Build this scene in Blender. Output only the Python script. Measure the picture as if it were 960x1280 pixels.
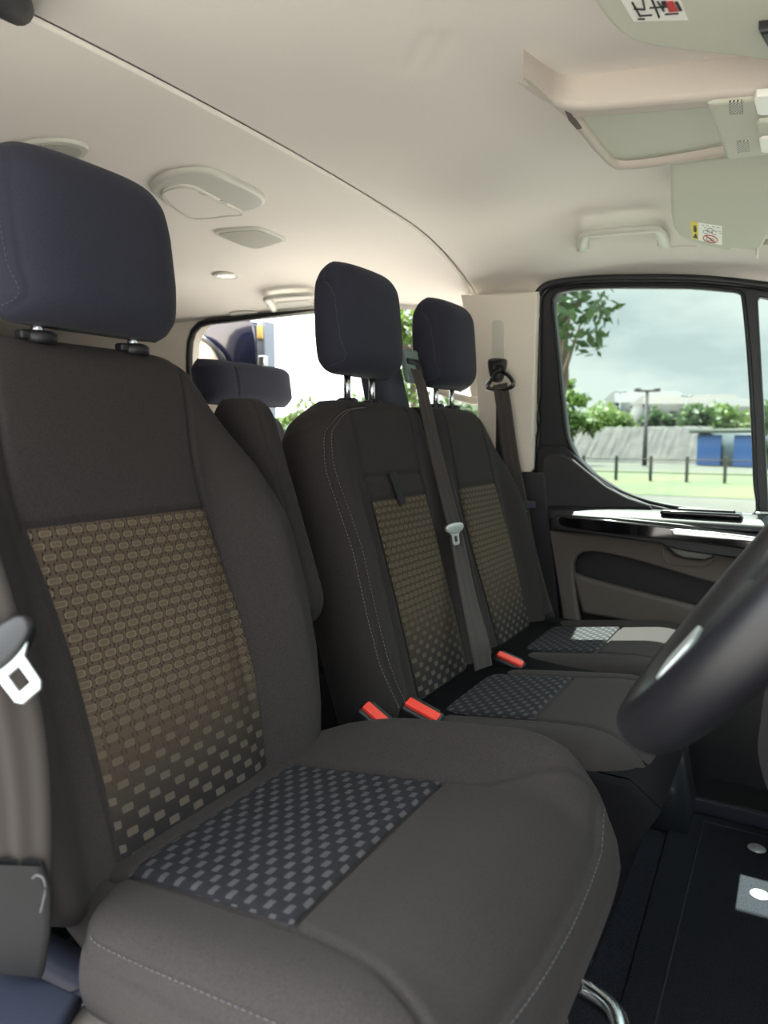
import bpy, math, random
import numpy as np
from mathutils import Vector, Matrix
R = math.radians
random.seed(7); rng = np.random.default_rng(7)
S = bpy.context.scene; COL = S.collection
for o in list(bpy.data.objects): bpy.data.objects.remove(o)

# ------------------------------------------------------------------ camera
# axes: +X to the front of the van, +Y across to the passenger side, +Z up, metres
FPX, YAW, PIT, CAM = 887.0, R(30.5), R(6.1), np.array([0, 0, .94])
cf = np.array([-math.sin(YAW)*math.cos(PIT), math.cos(YAW)*math.cos(PIT), -math.sin(PIT)])
cr = np.array([math.cos(YAW), math.sin(YAW), 0.]); cu = np.cross(cr, cf)
cd = bpy.data.cameras.new('camera'); cam = bpy.data.objects.new('camera', cd); COL.objects.link(cam)
cam.matrix_world = Matrix(((cr[0], cu[0], -cf[0], CAM[0]), (cr[1], cu[1], -cf[1], CAM[1]), (cr[2], cu[2], -cf[2], CAM[2]), (0, 0, 0, 1)))
cd.sensor_fit = 'HORIZONTAL'; cd.sensor_width = 36; cd.lens = FPX/960*36
cd.clip_start = .01; cd.clip_end = 900
cd.dof.use_dof = True; cd.dof.focus_distance = 1.05; cd.dof.aperture_fstop = 7.5
S.camera = cam
def U(px, py, ax, v):                       # photo measurement -> point on a real plane (x, y or z = v)
    d = cf+cr*(px-480)/FPX-cu*(py-640)/FPX; i = 'xyz'.index(ax)
    return CAM+d*((v-CAM[i])/d[i])

S.view_settings.view_transform = 'Standard'; S.view_settings.look = 'None'
S.view_settings.gamma = 1; S.view_settings.exposure = 0.5; S.view_settings.use_curve_mapping = False
S.cycles.use_denoising = True
S.cycles.max_bounces = 10; S.cycles.diffuse_bounces = 6; S.cycles.glossy_bounces = 3
S.cycles.transparent_max_bounces = 12; S.cycles.sample_clamp_indirect = 6

# ------------------------------------------------------------------ sky + sun
SUN_DIR = Vector((.21, -.46, -1)).normalized()
W = bpy.data.worlds.new('sky'); S.world = W; W.use_nodes = True
wn = W.node_tree; wn.nodes.clear()
def wnode(t, **k):
    n = wn.nodes.new(t)
    for a, b in k.items(): setattr(n, a, b)
    return n
SKY_LOW, SKY_HIGH = 1.05, 4.4
geo = wnode('ShaderNodeTexCoord'); mp = wnode('ShaderNodeMapping'); mp.inputs['Scale'].default_value = (1, 1, 2.6)
wn.links.new(geo.outputs['Generated'], mp.inputs[0])
nz = wnode('ShaderNodeTexNoise'); nz.inputs['Scale'].default_value = 3.2; nz.inputs['Detail'].default_value = 7; nz.inputs['Roughness'].default_value = .55
wn.links.new(mp.outputs[0], nz.inputs[0])
cr_ = wnode('ShaderNodeValToRGB'); e = cr_.color_ramp.elements
e[0].position = .40; e[0].color = (.64, .72, .75, 1); e[1].position = .58; e[1].color = (.93, .97, .95, 1)
m_ = e.new(.49); m_.color = (.80, .86, .87, 1)
wn.links.new(nz.outputs[0], cr_.inputs[0])
sx = wnode('ShaderNodeSeparateXYZ'); wn.links.new(geo.outputs['Generated'], sx.inputs[0])
el = wnode('ShaderNodeMapRange'); el.inputs[1].default_value = .28; el.inputs[2].default_value = .7; el.inputs[3].default_value = SKY_LOW; el.inputs[4].default_value = SKY_HIGH
wn.links.new(sx.outputs[2], el.inputs[0])
rr = wnode('ShaderNodeMapRange'); rr.inputs[1].default_value = -.40; rr.inputs[2].default_value = -.62; rr.inputs[3].default_value = 1; rr.inputs[4].default_value = 3.2
wn.links.new(sx.outputs[0], rr.inputs[0])
yy = wnode('ShaderNodeMapRange'); yy.inputs[1].default_value = .3; yy.inputs[2].default_value = -.3; yy.inputs[3].default_value = 1; yy.inputs[4].default_value = 1.5
wn.links.new(sx.outputs[1], yy.inputs[0])
m1 = wnode('ShaderNodeMath', operation='MULTIPLY'); wn.links.new(el.outputs[0], m1.inputs[0]); wn.links.new(rr.outputs[0], m1.inputs[1])
m2 = wnode('ShaderNodeMath', operation='MULTIPLY'); wn.links.new(m1.outputs[0], m2.inputs[0]); wn.links.new(yy.outputs[0], m2.inputs[1])
bg = wnode('ShaderNodeBackground'); wn.links.new(cr_.outputs[0], bg.inputs[0]); wn.links.new(m2.outputs[0], bg.inputs[1])
wo = wnode('ShaderNodeOutputWorld'); wn.links.new(bg.outputs[0], wo.inputs[0])
sl = bpy.data.lights.new('sun', 'SUN'); sl.energy = 35; sl.angle = R(.6); sl.color = (1, .97, .9)
so = bpy.data.objects.new('sun', sl); COL.objects.link(so); so.location = (-3, 4, 9); so.rotation_euler = SUN_DIR.to_track_quat('-Z', 'Y').to_euler()

# ------------------------------------------------------------------ materials
def lin(c): return tuple((x/255/12.92 if x/255 <= .04045 else ((x/255+.055)/1.055)**2.4) for x in c)+(1,)
class NT:
    def __init__(s, name):
        s.m = bpy.data.materials.new(name); s.m.use_nodes = True; s.t = s.m.node_tree
        s.b = s.t.nodes['Principled BSDF']; s.o = s.t.nodes['Material Output']
    def n(s, t, **k):
        n = s.t.nodes.new(t)
        for a, b in k.items(): setattr(n, a, b)
        return n
    def l(s, a, b): s.t.links.new(a, b)
    def M(s, op, a, b=None, c=None):
        n = s.n('ShaderNodeMath', operation=op)
        for i, v in enumerate((a, b, c)):
            if v is None: continue
            if isinstance(v, (int, float)): n.inputs[i].default_value = v
            else: s.l(v, n.inputs[i])
        return n.outputs[0]
    def mix(s, f, a, b):
        n = s.n('ShaderNodeMix', data_type='RGBA')
        for i, v in ((0, f), (6, a), (7, b)):
            if isinstance(v, (int, float, tuple)): n.inputs[i].default_value = v
            else: s.l(v, n.inputs[i])
        return n.outputs[2]
def mat(name, col, rough=.6, metal=0, var=.12, scale=60, bump=0, bscale=400, sheen=0, coat=0, spec=.5, bdist=.001):
    k = NT(name); c = lin(col); tc = k.n('ShaderNodeTexCoord')
    n = k.n('ShaderNodeTexNoise'); n.inputs['Scale'].default_value = scale; n.inputs['Detail'].default_value = 4; k.l(tc.outputs['Object'], n.inputs[0])
    lo = tuple(x*(1-var) for x in c[:3])+(1,); hi = tuple(min(1, x*(1+var)) for x in c[:3])+(1,)
    k.l(k.mix(n.outputs[0], lo, hi), k.b.inputs['Base Color'])
    k.b.inputs['Roughness'].default_value = rough; k.b.inputs['Metallic'].default_value = metal
    k.b.inputs['Specular IOR Level'].default_value = spec
    if sheen: k.b.inputs['Sheen Weight'].default_value = sheen; k.b.inputs['Sheen Roughness'].default_value = .5
    if coat: k.b.inputs['Coat Weight'].default_value = coat; k.b.inputs['Coat Roughness'].default_value = .05
    if bump:
        n2 = k.n('ShaderNodeTexNoise'); n2.inputs['Scale'].default_value = bscale; n2.inputs['Detail'].default_value = 3; k.l(tc.outputs['Object'], n2.inputs[0])
        b = k.n('ShaderNodeBump'); b.inputs['Strength'].default_value = bump; b.inputs['Distance'].default_value = bdist
        k.l(n2.outputs[0], b.inputs['Height']); k.l(b.outputs[0], k.b.inputs['Normal'])
    return k.m
def woven(name, P=.0172, H=.0118, top=((86, 74, 62), (98, 86, 72), (128, 114, 96)), bot=((34, 33, 38), (96, 89, 82), (96, 89, 82)), dark=(36, 31, 27), flat=False):
    """Jacquard cloth: staggered little blocks; the weave itself fades from a dense olive ground (top) to sparse blocks on navy (bottom)."""
    k = NT(name); uv = k.n('ShaderNodeUVMap', uv_map='metric'); sp = k.n('ShaderNodeSeparateXYZ'); k.l(uv.outputs[0], sp.inputs[0])
    uv2 = k.n('ShaderNodeUVMap', uv_map='unit'); sp2 = k.n('ShaderNodeSeparateXYZ'); k.l(uv2.outputs[0], sp2.inputs[0])
    t = k.M('MULTIPLY', sp2.outputs[1], 0.0 if flat else 1.0)
    def ss(x, lo, hi):
        n = k.n('ShaderNodeMapRange', interpolation_type='SMOOTHSTEP'); n.inputs[1].default_value = lo; n.inputs[2].default_value = hi; k.l(x, n.inputs[0]); return n.outputs[0]
    r = k.M('DIVIDE', k.M('ADD', sp.outputs[1], 1.0), H); row = k.M('FLOOR', r); fv = k.M('SUBTRACT', k.M('FRACT', r), .5)
    odd = k.M('MODULO', row, 2.0)
    uu = k.M('ADD', k.M('DIVIDE', k.M('ADD', sp.outputs[0], 1.0), P), k.M('MULTIPLY', odd, k.M('MULTIPLY', ss(t, .25, .95), .5)))
    ci = k.M('FLOOR', uu); fu = k.M('SUBTRACT', k.M('FRACT', uu), .5)
    extra = k.M('MODULO', k.M('ADD', ci, row), 2.0)
    au, av = k.M('ABSOLUTE', fu), k.M('ABSOLUTE', fv)
    wa = k.M('SUBTRACT', .40, k.M('MULTIPLY', t, .06)); wb = k.M('SUBTRACT', .34, k.M('MULTIPLY', t, .11))
    qa, qb = k.M('DIVIDE', au, wa), k.M('DIVIDE', av, wb)
    d = k.M('POWER', k.M('ADD', k.M('POWER', qa, 7.0), k.M('POWER', qb, 7.0)), 1/7)
    patch = k.M('LESS_THAN', d, 1.0); core = k.M('LESS_THAN', d, .80)
    edge = k.M('SUBTRACT', patch, core)
    vis = k.M('SUBTRACT', 1.0, k.M('MULTIPLY', extra, k.M('SUBTRACT', 1.0, ss(t, .30, .60))))
    tick = k.M('MULTIPLY', k.M('LESS_THAN', k.M('ABSOLUTE', k.M('SUBTRACT', au, .34)), .04), k.M('SUBTRACT', 1.0, patch))
    tt = ss(t, .0, .5)
    g = k.mix(tt, lin(bot[0]), lin(top[0])); p = k.mix(tt, lin(bot[1]), lin(top[1])); ed = k.mix(ss(t, .3, .6), lin(bot[2]), lin(top[2]))
    ed = k.mix(ss(t, .3, .5), p, ed)
    c = k.mix(k.M('MULTIPLY', patch, vis), g, p); c = k.mix(k.M('MULTIPLY', edge, vis), c, ed); c = k.mix(k.M('MULTIPLY', tick, k.M('MULTIPLY', .95, ss(t, .1, .5))), c, lin(dark))
    nz = k.n('ShaderNodeTexNoise'); nz.inputs['Scale'].default_value = 900; k.l(uv.outputs[0], nz.inputs[0])
    c2 = k.n('ShaderNodeMix', data_type='RGBA', blend_type='MULTIPLY'); c2.inputs[0].default_value = .5; k.l(c, c2.inputs[6]); k.l(nz.outputs[0], c2.inputs[7])
    k.l(c2.outputs[2], k.b.inputs['Base Color']); k.b.inputs['Roughness'].default_value = .88; k.b.inputs['Specular IOR Level'].default_value = .25
    h = k.M('SUBTRACT', k.M('MULTIPLY', patch, vis), k.M('MULTIPLY', tick, .6)); b = k.n('ShaderNodeBump'); b.inputs['Strength'].default_value = .5; b.inputs['Distance'].default_value = .0008
    k.l(h, b.inputs['Height']); k.l(b.outputs[0], k.b.inputs['Normal'])
    return k.m
def glass(name, tint, refl=.5):
    k = NT(name); k.t.nodes.remove(k.b)
    t = k.n('ShaderNodeBsdfTransparent'); t.inputs[0].default_value = tint+(1,)
    g = k.n('ShaderNodeBsdfGlossy'); g.inputs['Roughness'].default_value = .02
    f = k.n('ShaderNodeFresnel'); f.inputs[0].default_value = 1.45
    mx = k.n('ShaderNodeMixShader'); k.l(k.M('MULTIPLY', f.outputs[0], refl), mx.inputs[0]); k.l(t.outputs[0], mx.inputs[1]); k.l(g.outputs[0], mx.inputs[2])
    k.l(mx.outputs[0], k.o.inputs[0]); return k.m

M = {}
M['fabric'] = mat('charcoal_seat_cloth', (50, 46, 46), .92, var=.5, scale=560, bump=.35, bscale=1500, sheen=.02, spec=.2, bdist=.0004)
M['fabric_head'] = mat('head_restraint_cloth', (42, 43, 56), .9, var=.4, scale=560, bump=.35, bscale=1500, sheen=.04, spec=.25, bdist=.0004)
M['fabric_side'] = mat('seat_side_cloth', (36, 34, 36), .92, var=.2, scale=900, bump=.3, bscale=1500, sheen=.02, spec=.2, bdist=.0004)
M['thread'] = mat('pale_thread', (112, 108, 108), .8)
M['thread_dim'] = mat('grey_thread', (78, 76, 80), .8)
M['weave'] = woven('woven_insert')
M['weave_c'] = woven('woven_insert_cushion', P=.0132, H=.0105, bot=((36, 36, 42), (78, 77, 80), (78, 77, 80)), flat=True)
M['headliner'] = mat('headliner_cloth', (226, 220, 214), .97, var=.05, scale=500, bump=.25, bscale=900, spec=.1, bdist=.0005)
M['headliner_rear'] = mat('rear_headliner', (232, 226, 219), .95, var=.04, scale=500, bump=.2, bscale=900, spec=.1, bdist=.0004)
M['visor'] = mat('visor_vinyl', (196, 198, 184), .8, var=.04, scale=300, bump=.3, bscale=700, spec=.2, bdist=.0003)
M['console'] = mat('overhead_plastic', (196, 197, 182), .6, var=.03, scale=200, bump=.15, bscale=900, bdist=.0002)
M['handle'] = mat('light_grey_plastic', (200, 199, 190), .5, var=.03)
M['beige'] = mat('pale_trim_plastic', (226, 218, 206), .7, var=.03, scale=100, bump=.15, bscale=800, bdist=.0002)
M['door_grey'] = mat('warm_grey_door_plastic', (92, 84, 79), .8, var=.07, scale=500, bump=.3, bscale=700, bdist=.0004)
M['door_dark'] = mat('charcoal_door_plastic', (44, 42, 46), .65, var=.1, scale=500, bump=.3, bscale=700, bdist=.0004)
M['black'] = mat('black_plastic', (24, 24, 28), .5, var=.1)
M['gloss'] = mat('gloss_black', (8, 8, 12), .07, var=.05, coat=1)
M['rubber'] = mat('black_rubber', (22, 23, 28), .45, var=.1)
M['leather'] = mat('black_leather', (18, 18, 23), .38, var=.12, scale=300, bump=.3, bscale=900, bdist=.0004)
M['silver'] = mat('satin_silver', (196, 204, 204), .35, .5, var=.03)
M['chrome'] = mat('steel', (215, 218, 220), .22, 1, var=.03)
M['belt'] = mat('seat_belt_webbing', (58, 52, 50), .8, var=.1, scale=900, bump=.4, bscale=1800, sheen=.05, bdist=.0003)
M['belt_dark'] = mat('dark_webbing', (26, 25, 28), .85, var=.1)
M['red'] = mat('red_button', (232, 66, 52), .45, var=.03)
M['carpet'] = mat('black_carpet', (46, 48, 56), .98, var=1., scale=420, bump=1, bscale=420, spec=.05, bdist=.002)
M['mat'] = mat('floor_mat_carpet', (46, 48, 54), .98, var=1., scale=480, bump=1, bscale=480, spec=.05, bdist=.002)
M['blueplastic'] = mat('navy_grey_plastic', (36, 40, 56), .6, var=.1, scale=500, bump=.4, bscale=900, bdist=.0004)
M['paint'] = mat('dark_blue_paint', (22, 28, 56), .25, var=.05, coat=1)
M['white'] = mat('white_sticker', (238, 238, 232), .6, var=.02)
M['yellow'] = mat('yellow_sticker', (232, 214, 84), .6, var=.03)
M['ink'] = mat('black_ink', (30, 30, 34), .6)
M['inkred'] = mat('red_ink', (190, 50, 50), .6)
M['lens'] = mat('clear_lamp_lens', (238, 238, 230), .2, var=.02)
M['belt_near_dimmed'] = mat('near_belt_webbing_dimmed', (44, 38, 36), .8, var=.1, scale=900, bump=.4, bscale=1800, sheen=.03, bdist=.0003)  # belt webbing copy, darkened to offset the strong light on the near side
M['band'] = mat('pinkish_beige_lip', (194, 185, 176), .7, var=.03, scale=200, bump=.15, bscale=900, bdist=.0002)
M['glass'] = glass('door_glass', (.76, .82, .79), .25)
M['tint'] = glass('privacy_glass', (.10, .11, .13))
M['clear'] = glass('windscreen_glass', (.85, .9, .87))

# ------------------------------------------------------------------ mesh helpers
def link(o, parent=None):
    COL.objects.link(o)
    if parent is not None: o.parent = parent
    return o
def tag(o, label=None, cat=None, group=None, kind=None):
    if label: o['label'] = label
    if cat: o['category'] = cat
    if group: o['group'] = group
    if kind: o['kind'] = kind
    return o
def thing(name, label, cat, loc=(0, 0, 0), group=None, kind=None):
    o = bpy.data.objects.new(name, None); COL.objects.link(o); o.location = loc; o.empty_display_size = .05
    return tag(o, label, cat, group, kind)
def obj(name, v, f, m, parent=None, smooth=True, sub=0, sharp=None):
    me = bpy.data.meshes.new(name); v = np.asarray(v, float)
    if parent is not None:
        p = Vector((0, 0, 0)); q = parent
        while q is not None: p += q.location; q = q.parent
        v = v-np.array(p)
    me.from_pydata([tuple(map(float, a)) for a in v], [], [tuple(int(i) for i in a) for a in f]); me.update()
    me.materials.append(m)
    if smooth: me.polygons.foreach_set('use_smooth', [True]*len(me.polygons))
    o = bpy.data.objects.new(name, me); link(o, parent)
    if sharp is not None:
        try: me.set_sharp_from_angle(angle=R(sharp))
        except Exception: pass
    if sub:
        s = o.modifiers.new('s', 'SUBSURF'); s.levels = s.render_levels = sub
    return o
class B:                                     # collects pieces of ONE object
    def __init__(s): s.v = []; s.f = []
    def add(s, v, f):
        k = len(s.v); s.v += [tuple(a) for a in v]; s.f += [tuple(i+k for i in a) for a in f]; return s
    def obj(s, name, m, parent=None, **k): return obj(name, s.v, s.f, m, parent, **k)
def box(c, h, r=.004, axes=None, n=3):
    """rounded box as vertices/faces. c centre, h half sizes, axes 3x3 rows"""
    c = np.asarray(c, float); h = np.asarray(h, float); A = np.eye(3) if axes is None else np.asarray(axes)
    r = min(r, min(h)*.98)
    g = [[], [], []]
    for i in range(3):
        a = [math.tan(t) for t in np.linspace(-math.pi/4, 0, n+1)]
        lo = [-1+0*t for t in a]
        g[i] = n
    V = []; F = []; idx = {}
    def coords(i):
        hi = h[i]-r
        ang = np.linspace(-math.pi/4, math.pi/4, 2*n+1)
        # samples of the face plane: rounded part, flat, rounded part
        neg = [(-hi, t) for t in np.linspace(-1, 0, n+1)]; pos = [(hi, t) for t in np.linspace(0, 1, n+1)]
        return neg+pos
    for ax in range(3):
        i, j = (ax+1) % 3, (ax+2) % 3
        ci, cj = coords(i), coords(j)
        for sgn in (-1, 1):
            k0 = len(V)
            for (bi, ti) in ci:
                for (bj, tj) in cj:
                    d = np.zeros(3); d[ax] = sgn; d[i] = math.tan(ti*math.pi/4); d[j] = math.tan(tj*math.pi/4)
                    d /= np.linalg.norm(d)
                    b = np.zeros(3); b[ax] = sgn*(h[ax]-r); b[i] = bi; b[j] = bj
                    V.append(b+r*d)
            m = len(cj)
            for a in range(len(ci)-1):
                for q in range(m-1):
                    w = [k0+a*m+q, k0+(a+1)*m+q, k0+(a+1)*m+q+1, k0+a*m+q+1]
                    F.append(w if sgn > 0 else w[::-1])
    V = np.array(V)@A+c
    # weld
    key = {}; mp = []; VV = []
    for v in V:
        t = tuple(np.round(v, 6))
        if t not in key: key[t] = len(VV); VV.append(v)
        mp.append(key[t])
    FF = []
    for f in F:
        g = []
        for i in f:
            q = mp[i]
            if q not in g: g.append(q)
        if len(g) > 2: FF.append(g)
    return VV, FF
def axes_from(z, x=None):
    z = np.asarray(z, float); z /= np.linalg.norm(z)
    x = np.array([1., 0, 0]) if x is None else np.asarray(x, float)
    if abs(x@z) > .98: x = np.array([0, 1., 0])
    x = x-z*(x@z); x /= np.linalg.norm(x); return np.array([x, np.cross(z, x), z])
def spline(P, n=40, closed=False):
    P = np.asarray(P, float); m = len(P)
    idx = (lambda i: P[i % m]) if closed else (lambda i: P[min(max(i, 0), m-1)])
    segs = m if closed else m-1; out = []; per = max(2, n//segs)
    for i in range(segs):
        p0, p1, p2, p3 = idx(i-1), idx(i), idx(i+1), idx(i+2)
        for t in np.linspace(0, 1, per, endpoint=False):
            out.append(.5*((2*p1)+(-p0+p2)*t+(2*p0-5*p1+4*p2-p3)*t*t+(-p0+3*p1-3*p2+p3)*t**3))
    if not closed: out.append(P[-1])
    return np.array(out)
def tube(P, r, n=10, closed=False, flat=1.0, ref=(0, 0, 1), cap=True):
    """sweep; r number or list; flat = second radius factor (along ref side)"""
    P = np.asarray(P, float); m = len(P); rs = np.full(m, r) if np.isscalar(r) else np.interp(np.linspace(0, 1, m), np.linspace(0, 1, len(r)), r)
    T = np.roll(P, -1, 0)-np.roll(P, 1, 0) if closed else np.gradient(P, axis=0)
    T /= np.linalg.norm(T, axis=1)[:, None]+1e-12
    V = []; F = []; ref = np.asarray(ref, float)
    a = np.cross(T[0], ref); 
    if np.linalg.norm(a) < 1e-3: ref = np.array([1., 0, 0])
    for i in range(m):
        a = np.cross(T[i], ref); a /= np.linalg.norm(a)+1e-12; b = np.cross(a, T[i])
        for k in range(n):
            t = 2*math.pi*k/n; V.append(P[i]+rs[i]*(math.cos(t)*a+flat*math.sin(t)*b))
    L = m if closed else m-1
    for i in range(L):
        for k in range(n):
            F.append((i*n+k, i*n+(k+1) % n, ((i+1) % m)*n+(k+1) % n, ((i+1) % m)*n+k))
    if not closed and cap: F.append(tuple(range(n))[::-1]); F.append(tuple((m-1)*n+k for k in range(n)))
    return V, F
def stitches(b, P, L=.0035, gap=.0025, r=.0006):
    P = np.asarray(P, float); d = np.r_[0, np.cumsum(np.linalg.norm(np.diff(P, axis=0), axis=1))]
    s = 0
    while s+L < d[-1]:
        q = [np.array([np.interp(x, d, P[:, k]) for k in range(3)]) for x in (s, s+L/2, s+L)]
        b.add(*tube(q, r, 4)); s += L+gap
def ribbon(P, Nn, w, t=.0012, nw=7, ribs=0, fold=0):
    """webbing: centre line P, face normals Nn, width w (number or list), thickness t"""
    P = np.asarray(P, float); m = len(P); Nn = np.asarray(Nn, float)
    if Nn.ndim == 1: Nn = np.tile(Nn, (m, 1))
    w = np.full(m, w) if np.isscalar(w) else np.interp(np.linspace(0, 1, m), np.linspace(0, 1, len(w)), w)
    T = np.gradient(P, axis=0); V = []; F = []
    for i in range(m):
        T_ = T[i]/np.linalg.norm(T[i]); a = np.cross(T_, Nn[i]); a /= np.linalg.norm(a); b = np.cross(a, T_)
        for s in (1, -1):
            for k in range(nw):
                u = -1+2*k/(nw-1); V.append(P[i]+a*u*w[i]/2+b*(s*t/2+ribs*math.cos(u*math.pi*2.5)+fold*(u*u)))
    q = 2*nw
    for i in range(m-1):
        for k in range(nw-1):
            F.append((i*q+k, i*q+k+1, (i+1)*q+k+1, (i+1)*q+k)); F.append((i*q+nw+k+1, i*q+nw+k, (i+1)*q+nw+k, (i+1)*q+nw+k+1))
        F.append((i*q+nw, i*q, (i+1)*q, (i+1)*q+nw)); F.append((i*q+nw-1, i*q+2*nw-1, (i+1)*q+2*nw-1, (i+1)*q+nw-1))
    return V, F
def prism(poly, o, ex, ey, ez, d, bev=.003, nb=3, back=True):
    """outline in (ex,ey) extruded by d along ez, front edge rounded by bev"""
    P = np.asarray(poly, float); m = len(P); ex, ey, ez, o = (np.asarray(a, float) for a in (ex, ey, ez, o))
    area = .5*np.sum(P[:, 0]*np.roll(P[:, 1], -1)-np.roll(P[:, 0], -1)*P[:, 1])
    if area < 0: P = P[::-1]
    T = np.roll(P, -1, 0)-P; T /= np.linalg.norm(T, axis=1)[:, None]+1e-12
    Nn = np.stack([T[:, 1], -T[:, 0]], 1); Nv = Nn+np.roll(Nn, 1, 0); Nv /= (np.linalg.norm(Nv, axis=1)**2)[:, None]/2+1e-9
    Nv = np.clip(Nv, -1.6, 1.6)
    V = []; F = []; rings = [(0, 0.)]+[(bev*(1-math.cos(a)), d-bev+bev*math.sin(a)) for a in np.linspace(0, math.pi/2, nb+1)]
    for ins, h in rings:
        for i in range(m):
            q = P[i]-Nv[i]*ins; V.append(o+ex*q[0]+ey*q[1]+ez*h)
    for k in range(len(rings)-1):
        for i in range(m):
            j = (i+1) % m; F.append((k*m+i, k*m+j, (k+1)*m+j, (k+1)*m+i))
    F.append(tuple((len(rings)-1)*m+i for i in range(m)))
    if back: F.append(tuple(range(m))[::-1])
    hand = np.dot(np.cross(ex, ey), ez)
    if hand < 0: F = [f[::-1] for f in F]
    return V, F
def frame(outer, inner, o, ex, ey, ez, d):
    """flat ring between two outlines (same point count), extruded d"""
    A = np.asarray(outer, float); C = np.asarray(inner, float); m = len(A); o, ex, ey, ez = (np.asarray(a, float) for a in (o, ex, ey, ez)); V = []; F = []
    for h in (0, d):
        for P in (A, C):
            for q in P: V.append(o+ex*q[0]+ey*q[1]+ez*h)
    for i in range(m):
        j = (i+1) % m
        F += [(i, j, m+j, m+i)[::-1], (2*m+i, 2*m+j, 3*m+j, 3*m+i), (i, j, 2*m+j, 2*m+i), (m+j, m+i, 3*m+i, 3*m+j)]
    return V, F
def resample(P, n):
    P = np.asarray(P, float); Q = np.vstack([P, P[:1]]); d = np.r_[0, np.cumsum(np.linalg.norm(np.diff(Q, axis=0), axis=1))]
    return np.array([[np.interp(t, d, Q[:, k]) for k in range(P.shape[1])] for t in np.linspace(0, d[-1], n, endpoint=False)])
def rrect(x0, y0, x1, y1, r, n=6):
    out = []
    for cx, cy, a in ((x1-r, y1-r, 0), (x0+r, y1-r, 90), (x0+r, y0+r, 180), (x1-r, y0+r, 270)):
        for t in np.linspace(0, 90, n): out.append((cx+r*math.cos(R(a+t)), cy+r*math.sin(R(a+t))))
    return out
def text(body, size, m, parent, o, ex, ey, name='lettering', ext=.0002):
    cu_ = bpy.data.curves.new(name, 'FONT'); cu_.body = body; cu_.size = size; cu_.extrude = ext; cu_.align_x = 'CENTER'; cu_.align_y = 'CENTER'
    t_ = bpy.data.objects.new('tmp', cu_); COL.objects.link(t_); me = bpy.data.meshes.new_from_object(t_.evaluated_get(bpy.context.evaluated_depsgraph_get())); bpy.data.objects.remove(t_)
    me.materials.clear(); me.materials.append(m); ob = bpy.data.objects.new(name, me); link(ob, parent)
    ex = np.asarray(ex, float); ex /= np.linalg.norm(ex); ey = np.asarray(ey, float); ey = ey-ex*(ex@ey); ey /= np.linalg.norm(ey); ez = np.cross(ex, ey)
    p = Vector((0, 0, 0)); q = parent
    while q is not None: p += q.location; q = q.parent
    o = np.asarray(o)-np.array(p)
    ob.matrix_local = Matrix(((ex[0], ey[0], ez[0], o[0]), (ex[1], ey[1], ez[1], o[1]), (ex[2], ey[2], ez[2], o[2]), (0, 0, 0, 1)))
    return ob

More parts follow.
